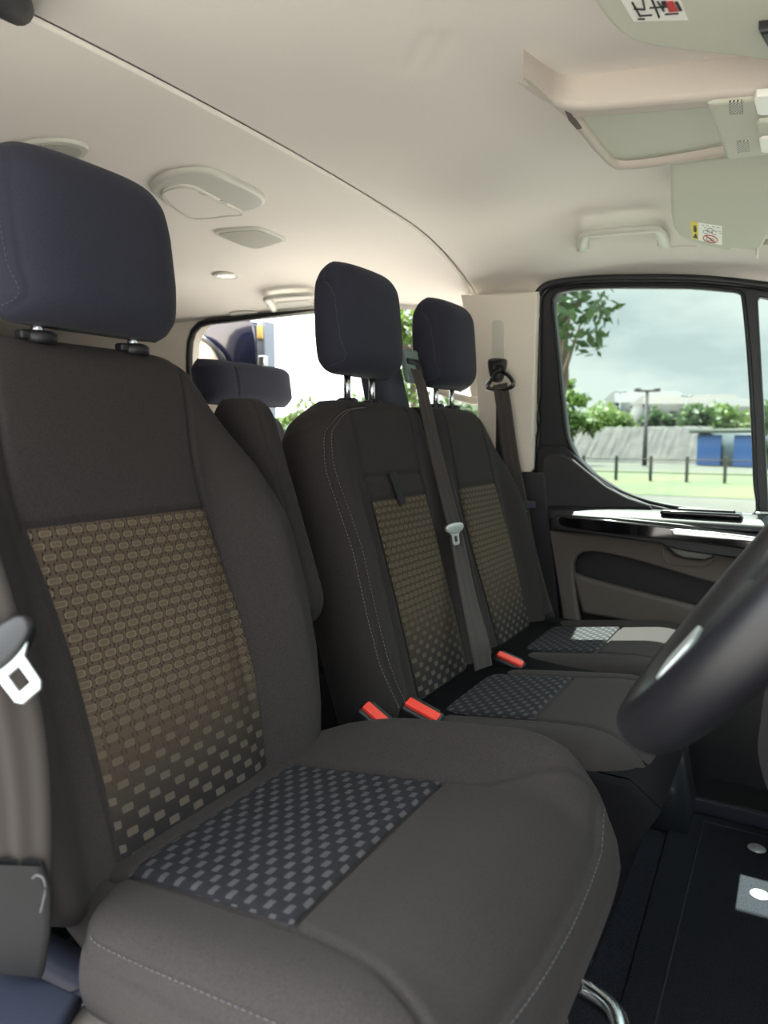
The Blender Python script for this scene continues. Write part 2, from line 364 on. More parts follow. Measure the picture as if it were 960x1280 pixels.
# ------------------------------------------------------------------ upholstery
def sstep(a, b, x):
    t = np.clip((x-a)/(b-a), 0, 1); return t*t*(3-2*t)
def dist_poly(a, l, P):
    P = np.asarray(P, float); best = np.full(np.shape(a), 9.)
    for i in range(len(P)-1):
        p, q = P[i], P[i+1]; d = q-p; L2 = d@d+1e-12
        t = np.clip(((a-p[0])*d[0]+(l-p[1])*d[1])/L2, 0, 1)
        best = np.minimum(best, np.hypot(a-p[0]-t*d[0], l-p[1]-t*d[1]))
    return best
class Pad:
    """Upholstered cushion. local metric coords: a = lateral, l = along, height above mid sheet from front()."""
    def __init__(s, O, U_, V_, N_, L, wl, wr, front, back, edge=5, seams=(), sag=None, capr=.06, gd=.0035, gw=.0035, capb=None, lean=None):
        s.O, s.U, s.V, s.N = (np.asarray(x, float) for x in (O, U_, V_, N_)); s.L = L; s.wl, s.wr = wl, wr
        s.front, s.back, s.edge, s.seams, s.sag, s.capr, s.gd, s.gw = front, back, edge, seams, sag or (lambda l: 0*l), capr, gd, gw
        s.capb = capb if capb is not None else capr; s.lean = lean or (lambda l: 0*l)
    def cap(s, l):
        c = np.ones_like(l); r = s.capr; x = np.clip((l-(s.L-r))/r, 0, 1); c = c*np.sqrt(np.maximum(0, 1-x**2.4))
        r = s.capb; x = np.clip((r-l)/r, 0, 1); return c*np.sqrt(np.maximum(0, 1-x**2.4))
    def width(s, a, l):
        return np.where(a < 0, np.interp(l/s.L, *zip(*s.wl)), np.interp(l/s.L, *zip(*s.wr)))
    def n_front(s, a, l, groove=True):
        a = np.asarray(a, float); l = np.asarray(l, float); w = s.width(a, l); q = np.clip(np.abs(a)/w, 0, 1)
        h = s.front(a, l, w)*(1-q**s.edge)**.5*s.cap(l)
        if groove:
            for sm in s.seams: h = h-s.gd*np.exp(-(dist_poly(a, l, sm)/s.gw)**2)
        return h+s.sag(l)
    def P(s, a, l, off=0., groove=True):
        a = np.asarray(a, float); l = np.asarray(l, float); h = s.n_front(a, l, groove)+off
        return s.O+np.multiply.outer(a+s.lean(l), s.U)+np.multiply.outer(l, s.V)+np.multiply.outer(h, s.N)
    def build(s, name, m, parent, nv=110, ns=90, nb=26):
        ls = s.L*(.5-.5*np.cos(np.linspace(0, math.pi, nv)))*.35+s.L*np.linspace(0, 1, nv)*.65
        q = np.sin(np.linspace(-math.pi/2, math.pi/2, ns)); q = .6*q+.4*np.linspace(-1, 1, ns)
        qb = np.sin(np.linspace(math.pi/2, -math.pi/2, nb))[1:-1]
        V = []; n = ns+len(qb)
        for l in ls:
            lv = np.full(ns, l); w = s.width(q, lv); a = q*w; V.append(s.P(a, lv))
            lb = np.full(len(qb), l); w = s.width(qb, lb); a = qb*w
            h = -s.back(a, lb)*(1-np.abs(qb)**s.edge)**.5*s.cap(lb)+s.sag(lb)
            V.append(s.O+np.multiply.outer(a+s.lean(lb), s.U)+np.multiply.outer(lb, s.V)+np.multiply.outer(h, s.N))
        V = np.vstack(V); F = []
        hand = np.dot(np.cross(s.U, s.V), s.N) > 0
        for i in range(nv-1):
            for k in range(n):
                j = (k+1) % n; f = (i*n+k, i*n+j, (i+1)*n+j, (i+1)*n+k); F.append(f if hand else f[::-1])
        c0 = tuple(range(n)); c1 = tuple((nv-1)*n+k for k in range(n)); F += [c0[::-1] if hand else c0, c1 if hand else c1[::-1]]
        return obj(name, V, F, m, parent)
    def patch(s, name, left, right, l0, l1, m, parent, off=.0016, nu=50, nl=70, tv=None, curve=lambda u: 0*u):
        """a cloth panel laid on the pad: left(l), right(l) lateral limits; ends l0, l1; edges tucked into the seam"""
        V = []; uvm = []; uvu = []
        for j, t in enumerate(np.linspace(0, 1, nl)):
            u = np.linspace(0, 1, nu); l = l0+(l1-l0)*t+curve(u)
            a = left(l)+(right(l)-left(l))*u
            ed = np.minimum(np.minimum(u, 1-u)*(nu-1), min(t, 1-t)*(nl-1)); o = np.where(ed < .5, -.0012, off)
            V.append(s.P(a, l, o, False)); uvm += list(zip(a, l)); uvu += list(zip(u, np.full(nu, t) if tv is None else tv(np.full(nu, t))))
        V = np.vstack(V); F = []
        hand = np.dot(np.cross(s.U, s.V), s.N) > 0
        for j in range(nl-1):
            for i in range(nu-1):
                f = (j*nu+i, j*nu+i+1, (j+1)*nu+i+1, (j+1)*nu+i); F.append(f if hand else f[::-1])
        o = obj(name, V, F, m, parent); me = o.data
        for nm, dat in (('metric', uvm), ('unit', uvu)):
            ul = me.uv_layers.new(name=nm); li = np.empty(len(me.loops), int); me.loops.foreach_get('vertex_index', li)
            ul.data.foreach_set('uv', np.asarray(dat, float)[li].ravel())
        return o
    def line(s, pts, n=120, off=.001):
        p = spline(pts, n); return s.P(p[:, 0], p[:, 1], off, False)

# ================================================================== the van body (setting)
def st(o): o['kind'] = 'structure'; return o
X, Y, Z = np.eye(3)
def sheet(name, outlines, y, d, m, parent=None, bev=.003, smooth=True):
    """filled outline with holes in the X-Z plane, front face at y (towards -Y), thickness d away from the camera side"""
    c = bpy.data.curves.new(name, 'CURVE'); c.dimensions = '2D'; c.fill_mode = 'BOTH'; c.extrude = max(d/2-bev, .0002); c.bevel_depth = bev; c.bevel_resolution = 2; c.offset = -bev
    for P in outlines:
        s = c.splines.new('POLY'); s.points.add(len(P)-1)
        for q, p in zip(s.points, P): q.co = (p[0], p[1], 0, 1)
        s.use_cyclic_u = True
    o = bpy.data.objects.new('tmp', c); COL.objects.link(o)
    dg = bpy.context.evaluated_depsgraph_get(); me = bpy.data.meshes.new_from_object(o.evaluated_get(dg)); bpy.data.objects.remove(o)
    v = [(q.co.x, y+d/2-q.co.z, q.co.y) for q in me.vertices]; f = [tuple(p.vertices) for p in me.polygons]
    return obj(name, v, f, m, parent, smooth=smooth, sharp=35)
def pp(y, *pts): return [tuple(U(a, b, 'y', y)[[0, 2]]) for a, b in pts]
def sm(P, n=80, closed=True): return [tuple(q) for q in spline(P, n, closed)]

def zc(x, y):
    x = np.asarray(x, float); y = np.asarray(y, float)
    z = 1.425-.035*((y-.95)/.85)**2-.075*np.clip((x+1.15)/.3, 0, 1)*np.clip((y-1.42)/.42, 0, 1.2)**2-.042*np.clip((-.85-x)/.3, 0, 1)*np.clip((y-1.58)/.27, 0, 1.1)**2-.05*np.clip((.35-y)/.3, 0, 1.2)**2
    return z-.07*np.clip((x+.42)/.5, 0, 1.3)**1.6
def headliner(name, xs, m, edge=None, drop=0):
    ys = np.r_[np.linspace(.03, 1.825 if xs[0] > SEAM else 1.86, 200), 1.832 if xs[0] > SEAM else 1.863]; V = []; F = []
    for x in xs:
        k = 0.
        if edge is not None: k = max(0, 1-abs(x-edge)/.006)
        z = zc(x, ys)-drop+.009*k**2
        z[-1] -= .012
        if xs[0] > SEAM:                     # two soft creases pressed into the lining
            for (ax_, ay_, bx_, by_) in ((-.420, .818, -.480, .880), (-.398, .832, -.462, .905)):
                t = np.clip(((x-ax_)*(bx_-ax_)+(ys-ay_)*(by_-ay_))/((bx_-ax_)**2+(by_-ay_)**2), 0, 1)
                z = z+.0022*np.exp(-(np.hypot(x-ax_-t*(bx_-ax_), ys-ay_-t*(by_-ay_))/.009)**2)
        V += [(x, a, b) for a, b in zip(ys, z)]
    n = len(ys); m_ = len(xs)
    V += [(x, y, z+.012) for x, y, z in V[:]]
    for i in range(m_-1):
        for j in range(n-1):
            a = i*n+j; F.append((a, a+1, a+n+1, a+n)); b = a+m_*n; F.append((b, b+n, b+n+1, b+1))
    return st(obj(name, V, F, m))
SEAM = -.785
ce = thing('ceiling', None, None, (0, .95, 1.42)); st(ce)
fr = headliner('front_headliner', np.r_[np.linspace(.16, SEAM+.02, 150), SEAM+.012, SEAM+.007, SEAM+.005, SEAM+.003, SEAM+.0015], M['headliner'], SEAM)
rr_ = headliner('rear_headliner', np.r_[SEAM-.0015, SEAM-.003, SEAM-.005, SEAM-.007, SEAM-.012, SEAM-.02, np.linspace(SEAM-.03, -3.15, 60)], M['headliner_rear'], SEAM, .003)
for o in (fr, rr_): o.data.transform(Matrix.Translation((0, -.95, -1.42))); o.parent = ce; del o['kind']
b = B(); b.add(*box((-1.45, .95, 1.50), (1.72, .90, .012), .01)); o = b.obj('roof_skin', M['paint'], ce)
b = B(); b.add(*box((.17, .95, 1.345), (.03, .92, .035), .01)); st(b.obj('trim_3', M['black']))        # header over the windscreen

# floor
V = []; F = []
b = B(); b.add(*box((-1.3, .97, .09), (1.85, .89, .03), .004)); st(b.obj('floor', M['carpet']))
b = B(); b.add(*box((-1.3, .97, -.02), (1.85, .86, .06), .01)); st(b.obj('trim_4', M['paint']))

# far side wall behind the sliding door opening, with the dark quarter window
YW = 1.85
op = [(-1.885, .30), (-1.885, 1.22), (-1.878, 1.27), (-1.86, 1.305), (-1.83, 1.325), (-1.78, 1.333), (-1.2, 1.333), (-.70, 1.333), (-.70, .30)]
outer = [(-3.12, .1), (-3.12, 1.40), (-.64, 1.40), (-.64, .1)]
qw = [(-2.88, .98), (-2.88, 1.19), (-2.84, 1.24), (-2.5, 1.25), (-2.15, 1.25), (-2.05, 1.2), (-2.02, 1.1), (-2.03, 1.0), (-2.07, .97), (-2.8, .96)]
wl_ = st(sheet('wall_left', [outer, op, qw], YW, .05, M['beige'], bev=.008))
b = B()
b.add(*tube([(x, YW-.004, z) for x, z in op], .012, 10, False)); st(b.obj('trim_5', M['rubber']))
st(sheet('window_4', [[(a, c) for a, c in rrect(-2.92, .94, -1.99, 1.28, .04)]], YW+.03, .004, M['tint'], bev=.001))
# near side wall behind the driver, rear wall
nw = [(-3.12, .1), (-3.12, 1.40), (-.80, 1.40), (-.84, 1.1), (-.86, .1)]
st(sheet('wall_right', [nw, rrect(-1.9, .80, -.98, 1.27, .06), rrect(-2.95, .80, -2.05, 1.27, .06)], .03, .05, M['beige'], bev=.008))
for i, (a, c) in enumerate(((-1.92, -.96), (-2.97, -2.03))): st(sheet('window_%d' % (5+i), [rrect(a, .78, c, 1.29, .05)], .02, .004, M['tint'], bev=.001))
b = B()
for (y0, y1, z0, z1) in ((.03, 1.87, .1, .80), (.03, 1.87, 1.30, 1.42), (.03, .2, .8, 1.3), (1.7, 1.87, .8, 1.3)):
    b.add(*box((-3.13, (y0+y1)/2, (z0+z1)/2), (.03, (y1-y0)/2, (z1-z0)/2), .01))
st(b.obj('wall_rear', M['beige']))
b = B(); b.add(*box((-3.15, .95, 1.05), (.003, .76, .26), .002)); st(b.obj('window_7', M['tint']))

# windscreen (ahead of the picture) with its frame, cowl and A pillars
b = B()
a0, a1, a2, a3 = (.19, .10, 1.33), (.19, 1.80, 1.33), (.98, 1.80, .90), (.98, .10, .90)
v = [np.array(q) for q in (a0, a1, a2, a3)]; nrm = np.cross(v[1]-v[0], v[3]-v[0]); nrm /= np.linalg.norm(nrm)
b.add([*v, *[q+nrm*.005 for q in v]], [(0, 1, 2, 3), (7, 6, 5, 4), (0, 4, 5, 1), (1, 5, 6, 2), (2, 6, 7, 3), (3, 7, 4, 0)]); st(b.obj('window_3', M['clear'], smooth=False))
for i, y in enumerate((.06, 1.84)):
    b = B(); b.add(*tube([(-.02, y, 1.345), (.2, y, 1.33), (.6, y, 1.12), (1.0, y, .88)], .035, 12)); st(b.obj('trim_%d' % (6+i), M['black']))
b = B(); b.add(*box((.84, .95, .50), (.05, .90, .40), .02)); st(b.obj('wall_front', M['black']))

# ------------------------------------------------------------------ passenger door (door_1)
YD = 1.80
door = thing('door_1', None, None, (-.1, YD, .3)); st(door)
glassP = pp(YD, (692, 385), (693, 374), (699, 366), (715, 362), (760, 359), (860, 359.5), (915, 364), (926, 367), (930, 378), (936, 440), (941, 520), (944, 600), (944.5, 642), (900, 639), (850, 634), (810, 626), (775, 613), (745, 594), (722, 571), (710, 546), (704, 500), (698, 440))
quartP = pp(YD, (947, 375), (949, 371), (1000, 382), (1080, 420), (1150, 500), (1190, 600), (1196, 655), (1100, 654), (965, 646), (961, 640), (955, 520))
outP = pp(YD, (669, 640), (670, 590), (671, 480), (671, 390), (675, 371), (685, 361), (710, 354.5), (760, 351.5), (860, 352), (930, 358), (1000, 369), (1090, 405), (1170, 480), (1220, 600), (1230, 680), (960, 680), (690, 665))
sheet('door_frame', [outP, glassP, quartP], YD-.005, .035, M['rubber'], door, bev=.005)
def grow(P, k):
    P = np.array(P); c = P.mean(0); return [tuple(c+(q-c)*k) for q in P]
sheet('window_glass', [grow(glassP, 1.03)], YD+.012, .004, M['glass'], door, bev=.001)
sheet('quarter_glass', [grow(quartP, 1.04)], YD+.012, .004, M['glass'], door, bev=.001)
b = B(); Q = spline([(x, YD-.008, z) for x, z in glassP], 160, True); b.add(*tube(Q, .0045, 8, True)); b.obj('window_seal', M['rubber'], door)
# body seal round the door opening
Q = spline([U(a, c, 'y', 1.785) for a, c in ((672, 800), (668, 700), (665, 600), (667, 480), (668, 385), (673, 366), (686, 356), (715, 351), (760, 348), (860, 348), (940, 355), (1010, 366))], 120)
b = B(); b.add(*tube(Q, .009, 10)); b.add(*tube(Q+np.array([.014, .004, -.002]), .005, 8)); st(b.obj('trim_2', M['rubber']))
# triangular trim panel under the rear corner of the glass
tri = pp(1.775, (677, 584), (678, 572), (684, 567), (700, 567), (716, 574), (735, 590), (758, 608), (785, 622), (812, 631), (815, 636), (690, 637), (680, 630), (677, 612))
sheet('corner_trim', [tri], 1.772, .022, M['door_dark'], door, bev=.006)
tr2 = pp(1.79, (671, 600), (672, 560), (682, 556), (706, 556), (724, 573), (748, 597), (775, 615), (810, 629), (850, 638), (960, 646), (1200, 658), (1200, 690), (690, 680), (672, 650))
sheet('upper_backing', [tr2], 1.782, .03, M['rubber'], door, bev=.006)
# ledge along the belt line
lp = pp(1.70, (696, 644), (704, 641), (760, 643), (850, 650), (960, 664), (1240, 700), (1240, 716), (960, 676), (850, 664), (760, 656), (698, 652))
V, F = [], []
sec = [(1.785, .768), (1.765, .766), (1.735, .762), (1.715, .757), (1.705, .750), (1.703, .742), (1.712, .735), (1.76, .73), (1.79, .73)]
xs = np.linspace(-.553, .30, 60)
for x in xs:
    k = min(1, (x+.553)/.05)**.5; dz = -.012*(x+.1)*0
    for (yy_, zz_) in sec: V.append((x, 1.79-(1.79-yy_)*(.35+.65*k), zz_+(-.004)*(1-k)+(.01*(-.55-x))*.6))
n = len(sec)
for i in range(len(xs)-1):
    for j in range(n): F.append((i*n+j, (i+1)*n+j, (i+1)*n+(j+1) % n, i*n+(j+1) % n))
F += [tuple(range(n)), tuple(range(len(V)-n, len(V)))[::-1]]
obj('belt_ledge', V, F, M['black'], door)
# gloss strip and its black surround
YS = 1.70
sur = pp(YS, (690, 646), (694, 642), (760, 646), (850, 655), (960, 670), (1250, 712), (1250, 740), (960, 703), (860, 690), (833, 684), (826, 680), (760, 671), (700, 663), (692, 658))
sheet('strip_surround', [sur], YS, .09, M['black'], door, bev=.004)
gl = pp(YS, (697, 649), (702, 645), (760, 649.5), (850, 660), (960, 675), (1250, 716), (1250, 731), (960, 690), (850, 675), (790, 670), (712, 660), (701, 656))
sheet('gloss_strip', [gl], YS-.008, .012, M['gloss'], door, bev=.0035)
hs = pp(YS-.012, (838, 662), (846, 661), (900, 666), (960, 673), (1010, 680), (1010, 686), (960, 679), (900, 674), (842, 669))
sheet('chrome_handle_strip', [hs], YS-.016, .012, M['chrome'], door, bev=.003)['label'] = 'bright metal handle strip'
# release handle: dark recess on the ledge with its lever
b = B(); c0 = U(862, 653, 'z', .765); b.add(*box((c0[0], 1.738, .7655), (.085, .02, .006), .006)); b.obj('release_recess', M['gloss'], door)
b = B(); b.add(*box((c0[0]+.01, 1.742, .773), (.06, .008, .004), .004)); b.obj('release_lever', M['black'], door)
lk = B(); lk.add(*tube(spline([(x, 1.745+.012*math.sin(t), .772) for x, t in ((-.075, 0), (-.08, 1.5), (-.05, 1.57), (.02, 1.57))], 20), .003, 6)); lk.obj('lock_slider', M['silver'], door)
# main lower panel with pocket opening and pull cup
YP = 1.735
pan = pp(YP, (686, 663), (700, 665), (760, 668), (826, 672), (860, 675), (960, 692), (1260, 735), (1260, 1010), (725, 1010), (716, 900), (708, 800), (697, 730))
pock = pp(YP, (716, 712), (718, 700), (724, 693), (734, 690), (752, 691), (800, 702), (870, 723), (960, 748), (1050, 775), (1100, 800), (1110, 860), (1060, 900), (900, 880), (780, 850), (735, 830), (726, 790), (720, 750))
cup = pp(YP, (828, 679), (834, 686), (842, 694), (852, 698), (878, 701), (888, 698), (893, 692), (896, 680))
sheet('door_panel', [pan, sm(pock, 90), cup], YP, .03, M['door_grey'], door, bev=.006)
sheet('inner_panel', [pp(1.79, (672, 655), (1260, 700), (1260, 1010), (700, 1010), (680, 800))], 1.79, .03, M['door_dark'], door, bev=.004)
sheet('lower_door_trim', [pp(1.728, (700, 812), (860, 836), (1260, 880), (1260, 1010), (716, 1010))], 1.728, .012, M['rubber'], door, bev=.004)
pk = pp(1.745, (716, 716), (730, 722), (800, 741), (876, 760), (960, 782), (1090, 818), (1100, 870), (960, 828), (850, 795), (780, 776), (735, 768), (728, 766), (722, 745))
sheet('pocket_rim', [pk], 1.742, .03, M['door_grey'], door, bev=.008)
# cup: bent tray
V = []; F = []
prof = [(-.01, 1.732), (-.014, 1.75), (-.02, 1.772), (-.035, 1.78), (-.05, 1.775), (-.0535, 1.75), (-.052, 1.728)]
cz = U(860, 678, 'y', YP)[2]; cx0, cx1 = cup[0][0], cup[-1][0]
for i, t in enumerate(np.linspace(0, 1, 24)):
    k = (1-abs(2*t-1)**5)**.4
    for (dz, yv) in prof: V.append((cx0+(cx1-cx0)*t, 1.732+(yv-1.732)*(.2+.8*k), cz+dz*(.15+.85*k)))
n = len(prof)
for i in range(23):
    for j in range(n-1): F.append((i*n+j, i*n+j+1, (i+1)*n+j+1, (i+1)*n+j))
obj('pull_cup', V, F, M['handle'], door)
b = B(); c0 = U(950, 701, 'y', 1.71); b.add(*box((c0[0]+.02, 1.715, c0[2]), (.03, .008, .011), .004)); b.obj('window_switch', M['silver'], door)
b = B(); b.add(*prism(pp(1.84, (665, 650), (1260, 690), (1260, 1010), (690, 1010)), (0, 1.83, 0), X, Z, Y, .03, .004)); b.obj('outer_skin', M['paint'], door)

# ------------------------------------------------------------------ pillar between door and sliding opening
YB = 1.765
bp = [(-.795, .86), (-.79, 1.06), (-.765, 1.20), (-.762, 1.335), (-.60, 1.335), (-.60, .86)]
bp = pp(YB, (597, 640), (597, 505), (600, 440), (588, 400), (575, 372), (668, 362), (667, 480), (664, 589), (636, 592))
slot = pp(YB, *[(615, 401), (629, 400), (631, 500), (632, 589), (620, 589), (618, 500)])
st(sheet('trim_1', [pp(YB, (575, 368), (640, 366), (672, 364), (668, 480), (665.5, 586), (662, 590), (597, 592), (596, 505), (590, 440))], YB, .08, M['beige'], bev=.006))
st(sheet('wall_pillar', [pp(YB+.003, (597, 590), (680, 590), (725, 1010), (640, 1010), (610, 800))], YB+.004, .07, M['door_dark'], bev=.006))
pt = thing('belt_height_adjuster', 'slim upright pale slide panel above the front passenger belt loop', 'slide panel', U(623, 430, 'y', YB))
sheet('slide_cover', [pp(YB, (615.5, 403), (618, 400), (627, 400), (629.5, 403), (631, 449), (617, 450))], YB-.003, .006, M['handle'], pt, bev=.001)
sheet('slide_track', [pp(YB, (616, 422), (630, 422), (632, 500), (617.5, 500))], YB-.0015, .004, M['beige'], pt, bev=.001)
# loop shaped flange behind the pillar
Q = spline([U(a, c, 'y', 1.80) for a, c in ((576, 392), (590, 410), (600, 440), (603, 470), (603, 492), (598, 500), (585, 499), (562, 493), (545, 486))], 60)
b = B(); b.add(*tube(Q, .012, 12, flat=.4, ref=(0, 1, 0)))
b.add(*prism(sm([tuple(q) for q in pp(1.81, (590, 398), (597, 420), (602, 450), (604, 480), (603, 497), (594, 499), (589, 486), (592, 470), (592, 440), (590, 415))], 60), (0, 1.81, 0), X, Z, -Y, .012, .003)); st(b.obj('trim_8', M['beige']))
# black upholstered wedge of trim beside the belt
st(sheet('trim_9', [pp(1.75, (619, 500), (626, 500), (650, 600), (655, 700), (628, 700), (618, 600))], 1.755, .012, M['rubber'], bev=.002))

# sill and front footwell
b = B(); b.add(*box((.05, 1.70, .135), (.42, .085, .022), .01)); st(b.obj('trim_10', M['black']))
b = B(); b.add(*box((.05, 1.617, .135), (.42, .004, .02), .003)); st(b.obj('trim_11', M['blueplastic']))

# ================================================================== seats
VB = np.array([-.25, 0, .968]); VB /= np.linalg.norm(VB); NB = np.array([VB[2], 0, -VB[0]])
VC = np.array([.995, 0, .135]); VC /= np.linalg.norm(VC); NC = np.array([-VC[2], 0, VC[0]])

def head_restraint(parent, cx, cy, z0, w=.112, h=.205, th=.048, post=.062, m=None, x_off=0., guides=True, post_h=.05):
    """pad on two steel posts; cx,cy centre, z0 underside"""
    V_ = np.array([-.06, 0, .998]); V_ /= np.linalg.norm(V_); N_ = np.array([V_[2], 0, -V_[0]])
    w1 = [(0, w*.80), (.04, w*.90), (.12, w*.97), (.35, w*1.0), (.65, w*.97), (.82, w*.91), (.92, w*.82), (.97, w*.73), (1, w*.62)]
    sl_ = -w*.80
    p = Pad((cx, cy, z0), Y, V_, N_, h, w1, w1, lambda a, l, W_: th+.008*np.cos(np.clip(a/W_, -1, 1)*1.4), lambda a, l: th*.9+0*l, edge=4.2, capr=.055, capb=.045, gd=.0022, gw=.002,
            seams=[[(sl_*.86, h*.99), (sl_*1.02, h*.9), (sl_*1.07, h*.6), (sl_*1.06, h*.3), (sl_*.98, h*.12), (sl_*1.1, h*.03)]])
    o = p.build('head_restraint', m or M['fabric_head'], parent, 80, 64, 22)
    b = B(); stitches(b, p.line([(sl_*.93, h*.97), (sl_*1.09-.003, h*.88), (sl_*1.13-.003, h*.6), (sl_*1.12-.003, h*.3), (sl_*1.07, h*.12), (sl_*1.2, h*.05)], 120, .0006), .0032, .0022, .0005); b.obj('stitching', M['thread_dim'], o)
    for s in (-1, 1):
        top = np.array([cx-.003, cy+s*post, z0+.02]); bot = top-np.array([0, 0, post_h+.03])
        b = B(); b.add(*tube([bot, top], .0062, 12)); b.obj('post', M['chrome'], parent)
        if guides:
            b = B(); c = bot+np.array([0, 0, .008]); b.add(*tube([c+(0, 0, 0), c+(0, 0, .010), c+(0, 0, .013)], [.019, .019, .014], 18, ref=(1, 0, 0))); b.add(*box(c+np.array([.004, -.018, .007]), (.007, .007, .005), .003)); b.obj('post_guide', M['black'], parent)
    return o

def backrest(parent, O, L, wl, wr, ins, seams, bol, sag=None, m=None, name='backrest', edge=7, thick=.05, back=.07, nv=150, ns=120, fade=(.55, .9), bedge=(.125, .20), lean=None, gd=.0045):
    def front(a, l, w):
        f = thick+bol*sstep(bedge[0], bedge[1], np.abs(a))*(1-sstep(fade[0]*L, fade[1]*L, l))
        return f-.006*np.exp(-((np.abs(a)-bedge[0])/.02)**2)*(1-sstep(fade[0]*L, fade[1]*L, l))
    p = Pad(np.asarray(O)-NB*thick, Y, VB, NB, L, wl, wr, front, lambda a, l: back+0*l, edge=edge, capr=.045, capb=.05, seams=seams, sag=sag, lean=lean, gd=gd)
    o = p.build(name, m or M['fabric'], parent, nv, ns)
    return p, o

# ------------------------------------------------------------------ driver seat
ds = thing('driver_seat', 'large front seat nearest the camera, charcoal cloth with woven olive panels', 'car seat', (-.45, .54, .12))
OD = np.array([-.545, .53, .50])-VB*.03; LD = .602
dl = lambda z: (z-.50)/VB[2]+.03
f2 = lambda pts: [(dl(z)/LD, w) for z, w in pts]
wr = [(0, .19)]+f2([(.50, .205), (.54, .225), (.58, .243), (.65, .262), (.74, .268), (.83, .262), (.90, .243), (.96, .205), (1.0, .180), (1.025, .162), (1.045, .138)])+[(1, .105)]
wl = [(0, .12)]+f2([(.50, .165), (.54, .205), (.58, .235), (.65, .25), (.74, .25), (.83, .245), (.90, .23), (.96, .195), (1.0, .17), (1.025, .15), (1.045, .13)])+[(1, .11)]
ltop, lbot = dl(.853), dl(.515)
sr = [(.128, LD-.02), (.122, dl(.98)), (.113, dl(.91)), (.116, ltop), (.128, dl(.79)), (.136, dl(.72)), (.139, dl(.64)), (.134, dl(.57)), (.125, lbot-.03)]
sl2 = [(-.118, LD-.02), (-.125, dl(.98)), (-.128, dl(.91)), (-.122, ltop), (-.112, dl(.79)), (-.104, dl(.72)), (-.100, dl(.64)), (-.098, dl(.57)), (-.096, lbot-.03)]
rs_ = sorted([(l, a) for a, l in sr]); ls_ = sorted([(l, a) for a, l in sl2])
fr_ = lambda l: np.interp(l, *zip(*rs_)); fl_ = lambda l: np.interp(l, *zip(*ls_))
pD, oD = backrest(ds, OD, LD, wl, wr, None, [spline(sr, 60), spline(sl2, 60), [(-.125, ltop), (.118, ltop)]], .055, nv=200, ns=170)
pD.patch('woven_panel', lambda l: fl_(l)+.0015, lambda l: fr_(l)-.0015, lbot-.015, ltop-.0015, M['weave'], oD, nu=44, nl=70)['label'] = 'olive woven block pattern panel'
head_restraint(ds, -.70, .535, 1.055, w=.118, h=.184, post_h=.016)
# cushion
OC = np.array([-.60, .545, .524])
def cushion(parent, O, L, wl, wr, seams, bolL, bolR, m=None, name='cushion', thick=.055, back=.06, nv=130, ns=120, nose=.03, ced=.13):
    def front(a, l, w):
        f = thick+bolR*sstep(ced, ced+.07, a)*(.55+.45*sstep(.02, .2, l))+bolL*sstep(ced, ced+.07, -a)
        return f
    p = Pad(np.asarray(O)-NC*thick, Y, VC, NC, L, wl, wr, front, lambda a, l: back+0*l, edge=6, capr=.06, capb=.05, seams=seams, gd=.006, sag=lambda l: -nose*sstep(L-.11, L, l)**1.5)
    return p, p.build(name, m or M['fabric'], parent, nv, ns)
LC = .455
cwl = [(0, .15), (.10, .155), (.145, .158), (.165, .175), (.185, .192), (.22, .205), (.5, .215), (.8, .222), (.93, .212), (.98, .19), (1, .165)]
cwr = [(0, .19), (.1, .22), (.25, .245), (.5, .255), (.75, .25), (.88, .235), (.95, .213), (.985, .19), (1, .165)]
xf = lambda x: (x+.60)/VC[0]
ssr = [(.130, xf(-.60)), (.130, xf(-.5)), (.134, xf(-.33)), (.150, xf(-.25)), (.190, xf(-.165)), (.2, xf(-.155))]
ssl = [(-.128, xf(-.60)), (-.128, xf(-.5)), (-.136, xf(-.33)), (-.150, xf(-.25)), (-.17, xf(-.19)), (-.18, xf(-.16))]
fseam = [(-.19, xf(-.185)), (-.12, xf(-.168)), (0, xf(-.162)), (.12, xf(-.164)), (.19, xf(-.172))]
nsd = [(-.150, .05), (-.1555, .060), (-.183, .082), (-.198, .11), (-.2065, .22), (-.213, .36)]
pC, oC = cushion(ds, OC, LC, cwl, cwr, [spline(ssr, 50), spline(ssl, 50), [(-.136, xf(-.325)), (.134, xf(-.325))], spline(fseam, 40), [(-.13, xf(-.527)), (.13, xf(-.527))], nsd], .014, .056, nv=170, ns=150)
pC.patch('woven_panel', lambda l: np.interp(l, [xf(-.53), xf(-.33)], [-.127, -.134]), lambda l: np.interp(l, [xf(-.53), xf(-.33)], [.128, .132]), xf(-.527), xf(-.326), M['weave_c'], oC, nu=44, nl=60)['label'] = 'dark blue grey woven block pattern panel'
b = B(); q = pC.line([(a+.0, l+.007) for a, l in fseam], 160, .0005); stitches(b, q, .0045, .0025, .0006)
b.obj('front_stitching', M['thread_dim'], oC)
b = B(); stitches(b, pC.line([(-.1925, .105), (-.196, .125), (-.2025, .22), (-.209, .36)], 160, .0006), .0045, .0025, .0006); b.obj('side_stitching', M['thread_dim'], oC)
# folded-up arm rest on the inboard side
Va = np.array([-.32, 0, .947]); Va /= np.linalg.norm(Va); Na = np.array([Va[2], 0, -Va[0]])
wa = [(0, .030), (.1, .034), (.9, .034), (1, .030)]
pa = Pad(np.array([-.625, .815, .66]), Y, Va, Na, .352, wa, wa, lambda a, l, w: .048+0*a, lambda a, l: .05+0*l, edge=4, capr=.05, capb=.05, seams=[[(-.012, .0), (-.012, .36)]], gd=.003)
pa.build('armrest', M['fabric'], ds, 70, 50, 18)
